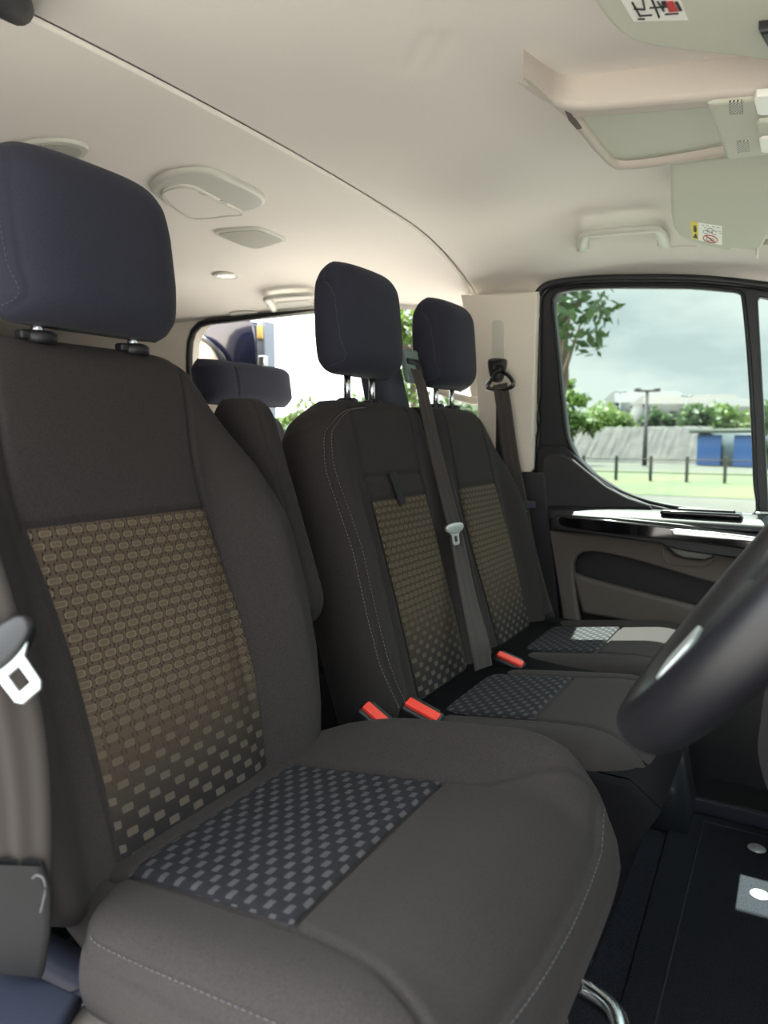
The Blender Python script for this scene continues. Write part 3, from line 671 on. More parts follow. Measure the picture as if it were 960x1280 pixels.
# base, near side cover with tray, slide bar
b = B(); b.add(*box((-.44, .56, .275), (.20, .17, .155), .03)); b.obj('seat_pedestal', M['black'], ds)
b = B()
b.add(*prism([(-.93, .14), (-.93, .40), (-.70, .445), (-.46, .452), (-.28, .45), (-.22, .43), (-.20, .36), (-.22, .14)], (0, .40, 0), X, Z, -Y, .03, .01))
sc_ = b.obj('side_cover', M['blueplastic'], ds)
b = B(); lid = [tuple(U(a, c, 'z', .470)[:2]) for a, c in ((-120, 1175), (5, 1196), (101, 1241), (62, 1300), (20, 1340), (-120, 1340))]
b.add(*prism(lid, (0, 0, .440), X, Y, Z, .030, .006)); b.obj('tray_lid', M['blueplastic'], sc_)
b = B(); cq = U(132, 1284, 'z', .456); b.add(*tube([cq+np.array([.05*math.cos(t), .030*math.sin(t), 0]) for t in np.linspace(0, 2*math.pi, 40, endpoint=False)], .006, 8, True)); b.obj('cup_rim', M['blueplastic'], sc_)
b = B(); b.add(*tube([cq-Z*.004, cq+Z*.0005], .035, 24, ref=(1, 0, 0))); b.obj('cup_well', M['door_grey'], sc_)
b = B(); b.add(*tube(spline([(-.20, .40, .36), (-.135, .46, .375), (-.115, .56, .37), (-.13, .68, .36), (-.20, .72, .35)], 40), .011, 12)); b.obj('slide_bar', M['chrome'], ds)['label'] = 'shiny metal seat adjusting bar'
b = B(); b.add(*tube(spline([(-.24, .60, .43), (-.19, .58, .40), (-.16, .55, .33), (-.17, .52, .20), (-.16, .46, .14)], 40), .009, 8, flat=.4)); b.obj('cable', M['belt_dark'], ds)
b = B()
for k in range(9):
    r0 = rng.uniform(-.02, .02, 3); c = np.array([-.205+.018*math.sin(k*2), .63+.014*k, .36+.02*math.cos(k*1.7)])
    b.add(*tube(spline([c+r0, c+(.012, .004, .012), c+(.016, .010, -.012), c+(.0, .016, -.03)+r0], 14), .0028, 6))
b.obj('spring_wires', M['chrome'], ds)
b = B(); b.add(*box((-.235, .60, .36), (.035, .14, .05), .012)); b.add(*box((-.20, .52, .30), (.012, .02, .09), .004)); b.obj('frame_rail', M['gloss'], ds)

# ------------------------------------------------------------------ passenger double seat
bs = thing('double_passenger_seat', 'dark cloth two-person front bench with woven panels behind the driver seat', 'car seat', (-.45, 1.3, .12))
OB = np.array([-.525, 1.11, .475])-VB*.06; LB = .615
bl = lambda z: (z-.475)/VB[2]+.06
g2 = lambda pts: [(bl(z)/LB, w) for z, w in pts]
mwl = [(0, .185), (.1, .20)]+g2([(.62, .212), (.75, .212), (.85, .208), (.92, .200), (.96, .185), (.985, .16), (1.0, .135)])+[(1, .115)]
mwr = [(0, .185), (.1, .19), (.5, .19), (.85, .19), (.95, .185), (1, .17)]
iT, iB = bl(.832), bl(.50)
flapT = bl(.872)
mr = [(.098, LB-.02), (.098, bl(.95)), (.093, flapT), (.096, iT), (.110, bl(.7)), (.118, bl(.6)), (.118, iB-.03)]
ml = [(-.102, LB-.02), (-.105, bl(.95)), (-.105, flapT), (-.099, iT), (-.093, bl(.7)), (-.090, bl(.6)), (-.090, iB-.03)]
fn = lambda P: (lambda l, Q=sorted([(l, a) for a, l in P]): np.interp(l, *zip(*Q)))
edgeS = [(-.05, LB-.022), (-.11, LB-.030), (-.150, LB-.05), (-.172, bl(.94)), (-.187, bl(.88)), (-.190, bl(.75)), (-.188, bl(.6)), (-.17, bl(.5)), (-.165, 0.02)]
pM, oM = backrest(bs, OB, LB, mwl, mwr, None, [spline(mr, 40), spline(ml, 40), [(-.1, iT), (.096, iT)], [(-.105, flapT), (.093, flapT)], spline(edgeS, 60)], .03, thick=.05, back=.075, nv=170, ns=140, bedge=(.12, .17), edge=8)
pM.patch('woven_panel', lambda l: fn(ml)(l)+.0015, lambda l: fn(mr)(l)-.0015, iB-.02, iT-.0015, M['weave'], oM, nu=40, nl=60)['label'] = 'olive woven block pattern panel'
b = B(); stitches(b, pM.line([(a-.006, l) for a, l in edgeS], 200, .0005), .0038, .0022, .0006); stitches(b, pM.line([(a+.005, l) for a, l in edgeS], 200, .0005), .0038, .0022, .0005); b.obj('edge_stitching', M['thread'], oM)['label'] = 'twin rows of pale stitching'
# pull strap of the fold-down table
q = pM.P(np.array([-.022, -.020, -.014, -.008]), np.array([flapT+.004, flapT-.005, iT+.008, iT-.014]), .004); b = B(); b.add(*ribbon(spline(q, 12), NB, .022, .003)); b.obj('pull_strap', M['belt_dark'], oM)
OB2 = np.array([-.525, 1.475, .475])-VB*.06
owl = [(0, .175), (.5, .175), (.9, .175), (1, .165)]
owr = [(0, .16), (.1, .185)]+g2([(.57, .205), (.68, .215), (.80, .215), (.87, .20), (.93, .165), (.965, .135), (.99, .105)])+[(1, .09)]
orr = [(.075, LB-.02), (.082, bl(.9)), (.082, bl(.832)), (.10, bl(.7)), (.108, bl(.6)), (.105, iB-.03)]
oll = [(-.105, LB-.02), (-.110, bl(.9)), (-.112, bl(.832)), (-.108, bl(.7)), (-.098, bl(.6)), (-.09, iB-.03)]
pO, oO = backrest(bs, OB2, LB, owl, owr, None, [spline(orr, 40), spline(oll, 40), [(-.112, iT), (.082, iT)]], .035, thick=.05, back=.075, nv=150, ns=120, bedge=(.12, .18), edge=8)
pO.patch('woven_panel', lambda l: fn(oll)(l)+.0015, lambda l: fn(orr)(l)-.0015, iB-.02, iT-.0015, M['weave'], oO, nu=40, nl=60)['label'] = 'olive woven block pattern panel'
head_restraint(bs, -.705, 1.115, 1.047, w=.112, h=.194, post=.042, post_h=.05)
head_restraint(bs, -.705, 1.47, 1.045, w=.108, h=.194, post=.042, post_h=.045)
LK = .43
for nm, cy, wl_k, wr_k in (('mid', 1.105, .205, .185), ('out', 1.49, .185, .21)):
    wL = [(0, wl_k*.85), (.2, wl_k), (.85, wl_k*.98), (.96, wl_k*.85), (1, wl_k*.7)]; wR = [(0, wr_k*.85), (.2, wr_k), (.85, wr_k*.98), (.96, wr_k*.85), (1, wr_k*.7)]
    xk = lambda x: (x+.585)/VC[0]
    pk_, ok = cushion(bs, (-.585, cy, .484), LK, wL, wR, [[(.112, .0), (.112, xk(-.32)), (.13, xk(-.17))], [(-.108, .0), (-.108, xk(-.32)), (-.125, xk(-.17))], [(-.108, xk(-.33)), (.112, xk(-.33))], [(-.108, xk(-.50)), (.112, xk(-.50))]], .012, .012, nv=110, ns=110, ced=.11, back=.045, nose=.02)
    pk_.patch('woven_panel', lambda l: -.106+0*l, lambda l: .110+0*l, xk(-.499), xk(-.331), M['weave_c'], ok, nu=36, nl=44)['label'] = 'dark woven block pattern panel'
    if nm == 'mid':
        b = B(); L0 = [(-wl_k*.985, .06), (-wl_k*.99, .2), (-wl_k*.985, .36), (-wl_k*.93, .40)]
        P_ = pk_.line(L0, 160, .001); stitches(b, P_, .004, .0025, .0006); b.obj('edge_stitching', M['thread'], ok)
b = B(); b.add(*prism([(-.56, .50), (-.17, .50), (-.13, .47), (-.165, .40), (-.185, .365), (-.225, .355), (-.53, .40)], (0, .905, 0), X, Z, Y, .78, .012)); b.add(*prism([(-.56, .50), (-.17, .50), (-.13, .47), (-.165, .40), (-.185, .365), (-.225, .355), (-.53, .40)], (0, .915, 0), X, Z, -Y, .012, .008))
b.obj('seat_skirt', mat('skirt_cloth', (19, 19, 23), .9, var=.3, scale=500, spec=.15), bs)
b = B(); b.add(*box((-.39, 1.29, .245), (.155, .33, .125), .02)); b.obj('seat_pedestal', M['carpet'], bs)

q = pO.P(np.array([.185]), np.array([bl(.90)]), .002)[0]; A_ = axes_from(NB*.3+Y*.9, VB)
b = B(); b.add(*box(q, (.014, .007, .0012), .0008, A_)); tg = b.obj('side_tag', M['black'], oO)
b = B()
for e_ in ((0, .0055), (0, -.0055)): b.add(*box(q+A_[1]*e_[1]+A_[2]*.0012, (.012, .0005, .0004), .0002, A_))
b.obj('tag_lines', M['thread'], tg) if False else b.obj('tag_lines', M['thread'], oO)
# belt tower on the bench back, between the two head restraints
bt = thing('belt_guide_tower', 'grey belt outlet housing standing between the two passenger head restraints', 'belt guide', (-.72, 1.29, 1.0))
p = Pad(np.array([-.745, 1.285, .985]), Y, VB, NB, .135, [(0, .05), (.7, .046), (.9, .042), (1, .036)], [(0, .05), (.7, .046), (.9, .042), (1, .036)], lambda a, l, w: .035+0*a, lambda a, l: .03+0*l, edge=6, capr=.02, capb=.01)
p.build('housing', mat('belt_tower_cloth', (62, 66, 78), .85, var=.15, scale=700, bump=.2, bscale=1200), bt, 50, 50, 16)
p2 = np.array([-.735, 1.31, 1.075]); A2 = np.array([Y, VB, NB])
b = B(); b.add(*box(p2+NB*.030, (.033, .036, .006), .005, A2)); b.obj('bezel', mat('sage_grey_plastic', (108, 124, 122), .5), bt)
b = B(); b.add(*box(p2+NB*.036+VB*.008, (.027, .006, .004), .003, A2)); b.add(*box(p2+NB*.036-VB*.004+Y*.02, (.010, .012, .004), .003, A2)); b.obj('slot', M['rubber'], bt)

# ------------------------------------------------------------------ belts
def tongue(parent, c, d, nrm, s=1., m_cap='black', cap_label=None):
    """latch plate: plastic cap + steel plate with a rectangular hole; d = direction of the plate"""
    d = np.asarray(d, float); d /= np.linalg.norm(d); nrm = np.asarray(nrm, float); nrm -= d*(d@nrm); nrm /= np.linalg.norm(nrm); a = np.cross(nrm, d); c = np.asarray(c, float)
    out = [(-.024, 0), (-.026, .006), (-.02, .013), (-.0125, .020), (-.0115, .047), (-.008, .052), (.008, .052), (.0115, .047), (.0125, .020), (.02, .013), (.026, .006), (.024, 0)]
    hole = rrect(-.0062, .024, .0062, .044, .0015, 3)
    cvs = bpy.data.curves.new('t', 'CURVE'); cvs.dimensions = '2D'; cvs.fill_mode = 'BOTH'; cvs.extrude = .0008; cvs.bevel_depth = .0006
    for P in (out, hole):
        q = cvs.splines.new('POLY'); q.points.add(len(P)-1)
        for u_, w_ in zip(q.points, P): u_.co = (w_[0]*s, w_[1]*s, 0, 1)
        q.use_cyclic_u = True
    o = bpy.data.objects.new('tmp', cvs); COL.objects.link(o); me = bpy.data.meshes.new_from_object(o.evaluated_get(bpy.context.evaluated_depsgraph_get())); bpy.data.objects.remove(o)
    obj('latch_plate', [c+a*v.co.x+d*v.co.y+nrm*v.co.z for v in me.vertices], [tuple(f.vertices) for f in me.polygons], M['silver'], parent, smooth=False)
    b = B(); b.add(*prism(sm([(-.031*s, .006*s), (-.033*s, -.006*s), (-.024*s, -.013*s), (0, -.016*s), (.024*s, -.013*s), (.033*s, -.006*s), (.031*s, .006*s), (.018*s, .014*s), (0, .017*s), (-.018*s, .014*s)], 60), c-nrm*.006*s, a, d, nrm, .012*s, .004*s)); b.obj('tongue_cap', M[m_cap], parent)

# middle seat belt: over the backrest from the tower
mb = thing('seat_belt', 'brown grey belt hanging from the tower across the middle of the bench back', 'seat belt', (-.6, 1.3, .5), group=None)
pts = [U(519, 462, 'x', -.690), U(526, 482, 'x', -.668), U(533, 515, 'x', -.640), U(548, 580, 'x', -.615), U(568, 662, 'x', -.575), U(585, 745, 'x', -.52), U(598, 800, 'x', -.485), U(604, 835, 'x', -.475)]
b = B(); nn = np.array([.8, -.45, .3]); b.add(*ribbon(spline(pts, 70), nn, [.022, .025, .028, .030, .032, .036, .042, .040], .0014, 11, .0008, .001)); b.obj('webbing', M['belt'], mb)
tongue(mb, U(568, 660, 'x', -.562), (.12, .06, -1), nn, .62, 'silver')
# outer front passenger belt: pillar loop, webbing to the seat side
ob_ = thing('seat_belt', 'dark belt hanging from the loop on the pale pillar by the passenger door', 'seat belt', (-.62, 1.74, .5))
b = B(); c0 = U(625, 470, 'y', 1.735)
b.add(*tube(spline([U(a, c, 'y', 1.725) for a, c in ((609, 484), (613, 476), (621, 466), (631, 466), (640, 475), (641, 482), (632, 486), (617, 487))], 60, True), .0058, 10, True)); b.obj('guide_loop', M['gloss'], ob_)
b = B(); b.add(*prism(sm([tuple(q) for q in pp(1.745, (613, 453), (618, 449), (632, 449), (634, 454), (632, 464), (628, 476), (620, 478), (615, 470))], 60), (0, 1.745, 0), X, Z, -Y, .025, .008)); b.add(*tube(spline([U(a, c, 'y', 1.715) for a, c in ((617, 462), (620, 457), (626, 457), (630, 460))], 16), .004, 8)); b.obj('anchor_cover', M['black'], ob_)
pts = [U(625, 480, 'y', 1.725), U(630, 510, 'y', 1.715), U(638, 570, 'y', 1.71), U(649, 625, 'y', 1.705), U(660, 690, 'y', 1.70), U(673, 745, 'y', 1.70), U(681, 775, 'y', 1.70)]
nn2 = np.array([.35, -.9, .15]); b = B(); b.add(*ribbon(spline(pts, 70), nn2, [.036, .038, .040, .038, .042, .048, .054], .0014, 11, .0010)); b.obj('webbing', M['belt'], ob_)
b = B(); b.add(*ribbon(spline([U(679, 768, 'y', 1.696), U(683, 780, 'y', 1.694), U(686, 797, 'y', 1.69)], 12), nn2, [.05, .05, .032], .004, 9)); b.obj('anchor_sleeve', M['belt_dark'], ob_)
tongue(ob_, U(651, 633, 'y', 1.69), (.04, .0, -1), nn2, .8)
b = B(); q = U(651, 631, 'y', 1.692); b.add(*box(q, (.036, .006, .010), .005, axes_from((0, 0, 1), (1, .3, .35)))); b.obj('tongue_grip', M['blueplastic'], ob_)
# driver belt on the near side
db = thing('seat_belt', 'grey brown belt with bright latch plate beside the large near seat', 'seat belt', (-.5, .30, .5))
pts = [U(-70, 640, 'y', .26), U(-35, 740, 'y', .27), U(-4, 840, 'y', .285), U(12, 920, 'y', .295), U(22, 1000, 'y', .305), U(26, 1080, 'y', .315), U(24, 1130, 'y', .32)]
nn3 = np.array([.62, -.75, .2]); b = B(); b.add(*ribbon(spline(pts, 80), nn3, [.046, .046, .046, .048, .046, .044, .040], .0014, 13, .0013, -.003)); b.obj('webbing', M['belt_near_dimmed'], db)
tongue(db, U(-2, 812, 'y', .275), U(38, 862, 'y', .27)-U(2, 812, 'y', .27), (.6, -.75, .25), .84)
pts = [U(22, 1078, 'y', .31), U(24, 1110, 'y', .315), U(26, 1160, 'y', .32), U(22, 1215, 'y', .325)]
b = B(); b.add(*ribbon(spline(pts, 24), nn3, [.036, .048, .046, .042], .006, 9)); b.obj('anchor_sleeve', M['belt_dark'], db)
b = B(); b.add(*tube(spline([U(a, c, 'y', .30) for a, c in ((41, 1098), (46, 1094), (54, 1098), (57, 1112), (54, 1128), (51, 1140))], 24), .0009, 6)); b.obj('loose_thread', M['thread_dim'], db)

# ------------------------------------------------------------------ buckles
def buckle(label, top, d, yaw_axis, w=.030, L=.075, t=.013):
    """top = centre of the red end; d = direction the buckle points to (out of its stalk)"""
    top = np.asarray(top, float); d = np.asarray(d, float); d /= np.linalg.norm(d); a = np.asarray(yaw_axis, float); a -= d*(a@d); a /= np.linalg.norm(a); n_ = np.cross(a, d); A = np.array([a, n_, d])
    r_ = thing('seat_belt_buckle', label, 'buckle', tuple(top-d*L))
    b = B(); b.add(*box(top-d*L*.5, (w, t, L*.5), .006, A)); b.obj('casing', M['black'], r_)
    b = B(); b.add(*box(top+d*.0015+n_*.003, (w*.86, t*.52, .004), .002, A)); b.obj('release_button', M['red'], r_)
    b = B(); b.add(*box(top+d*.0005-n_*t*.62, (w*.72, t*.20, .0025), .001, A)); b.obj('latch_slot', M['rubber'], r_)
    b = B(); b.add(*tube([top-d*L, top-d*(L+.05)], .009, 8, flat=.5)); b.obj('stalk', M['belt_dark'], r_)
buckle('black buckle with red button and side emblem, beside the driver seat cushion', U(474, 896, 'y', .850), (.55, -.12, .83), (.75, .1, -.62), .031, .085, .017)
buckle('black buckle with notched red button in the gap left of the middle cushion', U(529, 887, 'y', .905), (.35, -.2, .9), (.85, .1, -.40), .031, .08, .017)
buckle('black buckle with red button between the middle and outer cushions', U(638, 824, 'y', 1.275), (.3, -.2, .92), (.85, .1, -.35), .030, .06, .016)

# ================================================================== things on the ceiling
def UC(px, py, off):
    d = cf+cr*(px-480)/FPX-cu*(py-640)/FPX; g = lambda t: (CAM+d*t)[2]-(float(zc((CAM+d*t)[0], (CAM+d*t)[1]))-off)
    lo, hi = .05, min(8., 1.86/d[1])
    for _ in range(50):
        m = (lo+hi)/2
        if g(m) < 0: lo = m
        else: hi = m
    return CAM+d*hi
def mkpl(x0, x1, y0, y1):                    # flat mounting plane under the curved lining
    xm, ym = (x0+x1)/2, (y0+y1)/2; gx = float(zc(x1, ym)-zc(x0, ym))/(x1-x0); gy = float(zc(xm, y1)-zc(xm, y0))/(y1-y0) if y1 > y0 else 0.
    z0 = min(float(zc(x, y))-gx*(x-xm)-gy*(y-ym) for x in (x0, xm, x1) for y in (y0, ym, max(y0, y1)))
    return lambda x, y: z0+gx*(x-xm)+gy*(y-ym)
def UP(px, py, off, pl):
    d = cf+cr*(px-480)/FPX-cu*(py-640)/FPX; f0 = CAM[2]-pl(CAM[0], CAM[1])+off; f1 = (CAM+d)[2]-pl((CAM+d)[0], (CAM+d)[1])+off
    return CAM+d*(f0/(f0-f1))
def cp(off, *pts, pl=None): return [tuple((UC(a, c, off) if pl is None else UP(a, c, off, pl))[:2]) for a, c in pts]
def sheetc(name, outlines, off, d, m, parent, bev=.003, pl=None):
    """slab under the headliner: its lower face hangs `off` below the cloth"""
    c = bpy.data.curves.new(name, 'CURVE'); c.dimensions = '2D'; c.fill_mode = 'BOTH'; c.extrude = max(d/2-bev, .0002); c.bevel_depth = bev; c.bevel_resolution = 3; c.offset = -bev
    for P in outlines:
        s = c.splines.new('POLY'); s.points.add(len(P)-1)
        for q, p in zip(s.points, P): q.co = (p[0], p[1], 0, 1)
        s.use_cyclic_u = True
    o = bpy.data.objects.new('tmp', c); COL.objects.link(o)
    me = bpy.data.meshes.new_from_object(o.evaluated_get(bpy.context.evaluated_depsgraph_get())); bpy.data.objects.remove(o)
    v = [(q.co.x, q.co.y, float((pl or zc)(q.co.x, q.co.y))-off+d/2-q.co.z) for q in me.vertices]
    return obj(name, v, [tuple(p.vertices) for p in me.polygons], m, parent, sharp=40)
def perforated(name, col, pitch=.0032, rad=.32):
    k = NT(name); tc = k.n('ShaderNodeTexCoord'); s = k.n('ShaderNodeSeparateXYZ'); k.l(tc.outputs['Object'], s.inputs[0])
    r = k.M('DIVIDE', s.outputs[1], pitch*.87); row = k.M('FLOOR', r)
    fx = k.M('SUBTRACT', k.M('FRACT', k.M('ADD', k.M('DIVIDE', s.outputs[0], pitch), k.M('MULTIPLY', k.M('MODULO', k.M('ABSOLUTE', row), 2.), .5))), .5); fy = k.M('SUBTRACT', k.M('FRACT', r), .5)
    d = k.M('SQRT', k.M('ADD', k.M('MULTIPLY', fx, fx), k.M('MULTIPLY', fy, fy)))
    k.l(k.mix(k.M('LESS_THAN', d, rad), lin(col), lin((60, 60, 58))), k.b.inputs[0]); k.b.inputs['Roughness'].default_value = .6; return k.m
# overhead console
oc = thing('overhead_console', 'big pale overhead console with deep tray, lamps and slotted grilles by the windscreen', 'overhead console', (-.1, 1.1, 1.39))
PLC = mkpl(-.34, .12, 1.1, 1.1)
co = cp(.035, (654, 101), (672, 114), (694, 128), (718, 134), (760, 133), (960, 116), (1250, 94), (1260, 170), (960, 191), (850, 205), (790, 213), (770, 214), (757, 206), (740, 190), (715, 160), (684, 130), (666, 112), pl=PLC)
ci = cp(.035, (722, 150), (760, 147), (885, 137), (1180, 106), (1190, 165), (960, 184), (905, 192), (840, 203), (795, 209), (775, 209), (764, 203), (745, 180), (728, 157), pl=PLC)
sheetc('console_frame', [sm(co, 110), sm(ci, 90)], .035, .05, M['band'], oc, bev=.009, pl=PLC)
sheetc('tray', [grow(ci, 1.10)], .024, .008, M['console'], oc, bev=.002, pl=PLC)
lp_ = cp(.034, (884, 126), (891, 124), (1150, 100), (1160, 170), (960, 189), (915, 195), (907, 193), (901, 175), pl=PLC)
sheetc('lamp_panel', [lp_], .040, .045, M['console'], oc, bev=.006, pl=PLC)
slat = NT('slotted_grille'); tc = slat.n('ShaderNodeTexCoord'); s_ = slat.n('ShaderNodeSeparateXYZ'); slat.l(tc.outputs['Object'], s_.inputs[0])
w_ = slat.M('FRACT', slat.M('MULTIPLY', slat.M('ADD', s_.outputs[0], slat.M('MULTIPLY', s_.outputs[1], .9)), 240.))
slat.l(slat.mix(slat.M('LESS_THAN', w_, .45), lin((205, 204, 188)), lin((52, 52, 50))), slat.b.inputs[0])
for q in (((911, 128), (927, 127), (929, 143), (912, 144)), ((921, 177), (935, 176), (937, 190), (922, 191))):
    sheetc('speaker_slots', [cp(.041, *q, pl=PLC)], .0412, .003, slat.m, oc, bev=.0008, pl=PLC)
for q in (((942, 121), (946, 118), (1000, 114), (1004, 138), (950, 142), (945, 139)), ((949, 174), (953, 172), (1004, 168), (1008, 186), (955, 189), (950, 187))):
    sheetc('reading_lamp', [cp(.042, *q, pl=PLC)], .045, .01, M['lens'], oc, bev=.002, pl=PLC)
sheetc('lamp_switch', [cp(.042, (945, 152), (949, 150), (985, 147), (988, 160), (950, 164), (946, 162), pl=PLC)], .046, .01, M['console'], oc, bev=.003, pl=PLC)
# dark plate standing in for the shade inside the rear lip's slot
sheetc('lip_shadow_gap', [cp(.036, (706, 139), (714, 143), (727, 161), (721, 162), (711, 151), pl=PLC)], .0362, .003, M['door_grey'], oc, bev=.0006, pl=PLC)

# passenger sun visor
pv = thing('sun_visor', 'pale sun visor with yellow and white airbag sticker, on the passenger side', 'sun visor', (-.15, 1.6, 1.36))
PLV = mkpl(-.30, .05, 1.42, 1.72)
vo = cp(.045, (838, 205), (838, 230), (839, 270), (842, 286), (850, 297), (868, 304), (895, 311), (912, 315.5), (917, 311), (945, 315), (953, 309), (960, 296), (975, 285), (1120, 280), (1120, 185), (960, 190), pl=PLV)
sheetc('visor_flap', [resample(vo, 120)], .045, .014, M['visor'], pv, bev=.006, pl=PLV)
b = B(); b.add(*tube([UP(946, 310, .045, PLV), UP(946, 322, .05, PLV)], .003, 8)); b.obj('hook', M['handle'], pv)
b = B(); b.add(*tube([UP(955, 303, .03, PLV), UP(1090, 296, .03, PLV)], .006, 10)); b.obj('pivot_rod', M['handle'], pv)
O_ = .0455
s1 = sheetc('warning_label', [cp(O_, (873, 278), (902.5, 282.5), (902.5, 306.5), (873, 300), pl=PLV)], O_+.0003, .0006, M['white'], pv, bev=.0001, pl=PLV)
s2 = sheetc('warning_strip', [cp(O_, (862.5, 276.5), (873, 278), (873.5, 300), (865.5, 298.5), pl=PLV)], O_+.0003, .0006, M['yellow'], pv, bev=.0001, pl=PLV)
def lab(px, py, off): return UP(px, py, off, PLV)
q0, q1, q2 = lab(868.5, 284, O_+.0008), lab(868.0, 277, O_+.0008), lab(872, 284.6, O_+.0008)
text('AIRBAG', .0085, M['ink'], s2, lab(869, 286, O_+.001), q1-q0, lab(864, 286, O_+.001)-lab(869, 286, O_+.001), 'airbag_lettering')
b = B(); b.add(*prism([(0, 0), (1, 0), (.5, .9)], lab(866, 297, O_+.0009), lab(872, 298.5, O_+.0009)-lab(866, 297, O_+.0009), lab(867, 290, O_+.0009)-lab(866, 297, O_+.0009), -Z, .0003, .0001)); b.obj('warning_triangle', M['ink'], s2)
b = B(); cc = lab(888, 299, O_+.001); e1 = (lab(897, 300.5, O_+.001)-cc); e2 = (lab(888, 294.5, O_+.001)-cc)
b.add(*tube([cc+e1*math.cos(t)+e2*math.sin(t) for t in np.linspace(0, 2*math.pi, 40, endpoint=False)], .0007, 5, True)); b.add(*tube([cc+e1*math.cos(2.3)+e2*math.sin(2.3), cc-e1*math.cos(2.3)-e2*math.sin(2.3)], .0006, 5)); b.obj('prohibition_ring', M['inkred'], s1)
b = B(); 
for (a, c, r_) in ((888, 288, 4), (882, 290, 3), (893, 291, 3.4), (886, 299, 3), (891, 300, 2.4)):
    ce_ = lab(a, c, O_+.001); f1 = lab(a+r_, c+.6, O_+.001)-ce_; f2_ = lab(a, c-r_*.7, O_+.001)-ce_
    b.add(*tube([ce_+f1*math.cos(t)+f2_*math.sin(t) for t in np.linspace(.4, 5.6, 20)], .00035, 4))
for (a, c) in ((877, 281), (883, 282), (890, 283.4), (896, 284.5), (880, 284), (898, 289), (899, 292)): b.add(*tube([lab(a, c, O_+.001), lab(a+3.2, c+.5, O_+.001)], .0003, 4))
b.obj('pictogram', M['ink'], s1)
# driver sun visor
dv = thing('sun_visor', 'pale sun visor with a white picture sticker, topmost on the driver side', 'sun visor', (-.1, .85, 1.36))
PLD = mkpl(-.22, .05, .65, 1.0)
def lab(px, py, off): return UP(px, py, off, PLD)
vo = cp(.045, (735, -12), (745, 8), (757, 25), (772, 41), (790, 52), (815, 59), (860, 65), (960, 77), (1250, 110), (1250, -90), (960, -160), (720, -90), (722, -45), pl=PLD)
sheetc('visor_flap', [resample(vo, 120)], .045, .014, M['visor'], dv, bev=.006, pl=PLD)
s1 = sheetc('warning_label', [cp(O_, (768, -14), (845, -14), (860.5, 25), (792, 26.5), pl=PLD)], O_+.0003, .0006, M['white'], dv, bev=.0001, pl=PLD)
b = B()
for ln in (((790, 3), (800, 20)), ((800, 20), (815, 19)), ((803, -2), (806, 12)), ((806, 12), (792, 11)), ((815, 0), (824, 22)), ((812, 10), (826, 9)), ((831, 18), (848, 17)), ((822, 2), (830, 14)), ((797, 24), (806, 24))):
    b.add(*tube([lab(*ln[0], O_+.001), lab(*ln[1], O_+.001)], .0009, 5))
b.obj('pictogram', M['ink'], s1)
for nm, mm, q in (('red_picture_block', M['inkred'], ((832, 2), (841, 1), (848, 14), (836, 15))), ('black_picture_block', M['ink'], ((826, 2), (832, 1), (836, 9), (829, 10))), ('black_picture_block', M['ink'], ((843, 2), (847, 2), (853, 13), (849, 14)))):
    sheetc(nm, [cp(O_+.0008, *q, pl=PLD)], O_+.0012, .0005, mm, s1, bev=.0001, pl=PLD)
sheetc('retaining_clip', [cp(.05, (948, 33), (990, 28), (1000, 52), (960, 55), pl=PLD)], .056, .02, M['black'], dv, bev=.004, pl=PLD)

# grab handles
gh = thing('grab_handle', 'pale grab handle above the passenger door window', 'grab handle', tuple(UC(777, 290, .0)))
H1 = [UC(a, c, o) for a, c, o in ((728, 311, .004), (728, 303, .018), (731, 294, .03), (741, 291.5, .034), (760, 290, .036), (785, 288, .036), (808, 286.5, .035), (820, 286.5, .033), (826, 292, .028), (829, 300, .018), (830, 306, .004))]
b = B(); b.add(*tube(spline(H1, 70), [.013, .012, .011, .011, .011, .011, .011, .012, .013], 14, flat=.7)); b.obj('grip', M['handle'], gh)
for a, c in ((729, 307), (829, 301)): b = B(); p_ = UC(a, c, .006); b.add(*box(p_, (.012, .012, .012), .006)); b.obj('mounting_foot', M['handle'], gh)
gh2 = thing('grab_handle', 'pale rectangular grab handle over the rear side opening', 'grab handle', tuple(UC(365, 378, .0)))
H2 = [UC(a, c, o) for a, c, o in ((343, 388, .002), (337, 379, .018), (334, 373, .022), (350, 370.5, .024), (372, 369, .024), (390, 369, .023), (397, 376, .018), (400, 384, .002))]
b = B(); b.add(*tube(spline(H2, 70), .011, 14, flat=.7)); b.obj('grip', M['handle'], gh2)
sheetc('backing_plate', [cp(.004, (340, 388), (346, 378), (385, 375), (394, 384))], .005, .006, M['handle'], gh2, bev=.001)

# rear overhead things
ro = thing('rear_ceiling_vent', 'large rounded silver grey ceiling unit with two slots, behind the seam', 'ceiling vent', tuple(UC(262, 247, .0)))
q1 = sm(cp(.018, (188, 240), (205, 226), (232, 220), (262, 220), (290, 230), (318, 243), (331, 253), (329, 261), (312, 267), (295, 270), (262, 273), (235, 273), (212, 262), (195, 250)), 90)
sheetc('rim', [q1], .014, .02, M['handle'], ro, bev=.007)
q2_ = sm(cp(.02, (203, 243), (222, 235), (242, 236), (262, 246), (285, 258), (303, 268), (285, 270), (258, 273), (236, 272), (216, 260)), 80)
sheetc('air_scoop', [q2_], .0165, .006, M['headliner_rear'], ro, bev=.002)
b = B(); b.add(*tube([UC(a, c, .0175) for a, c in spline([(203, 243), (222, 235), (242, 236), (262, 246), (285, 258), (303, 268), (285, 270), (258, 273), (236, 272), (216, 260)], 90, True)], .0016, 6, True)); b.obj('scoop_edge', M['handle'], ro)
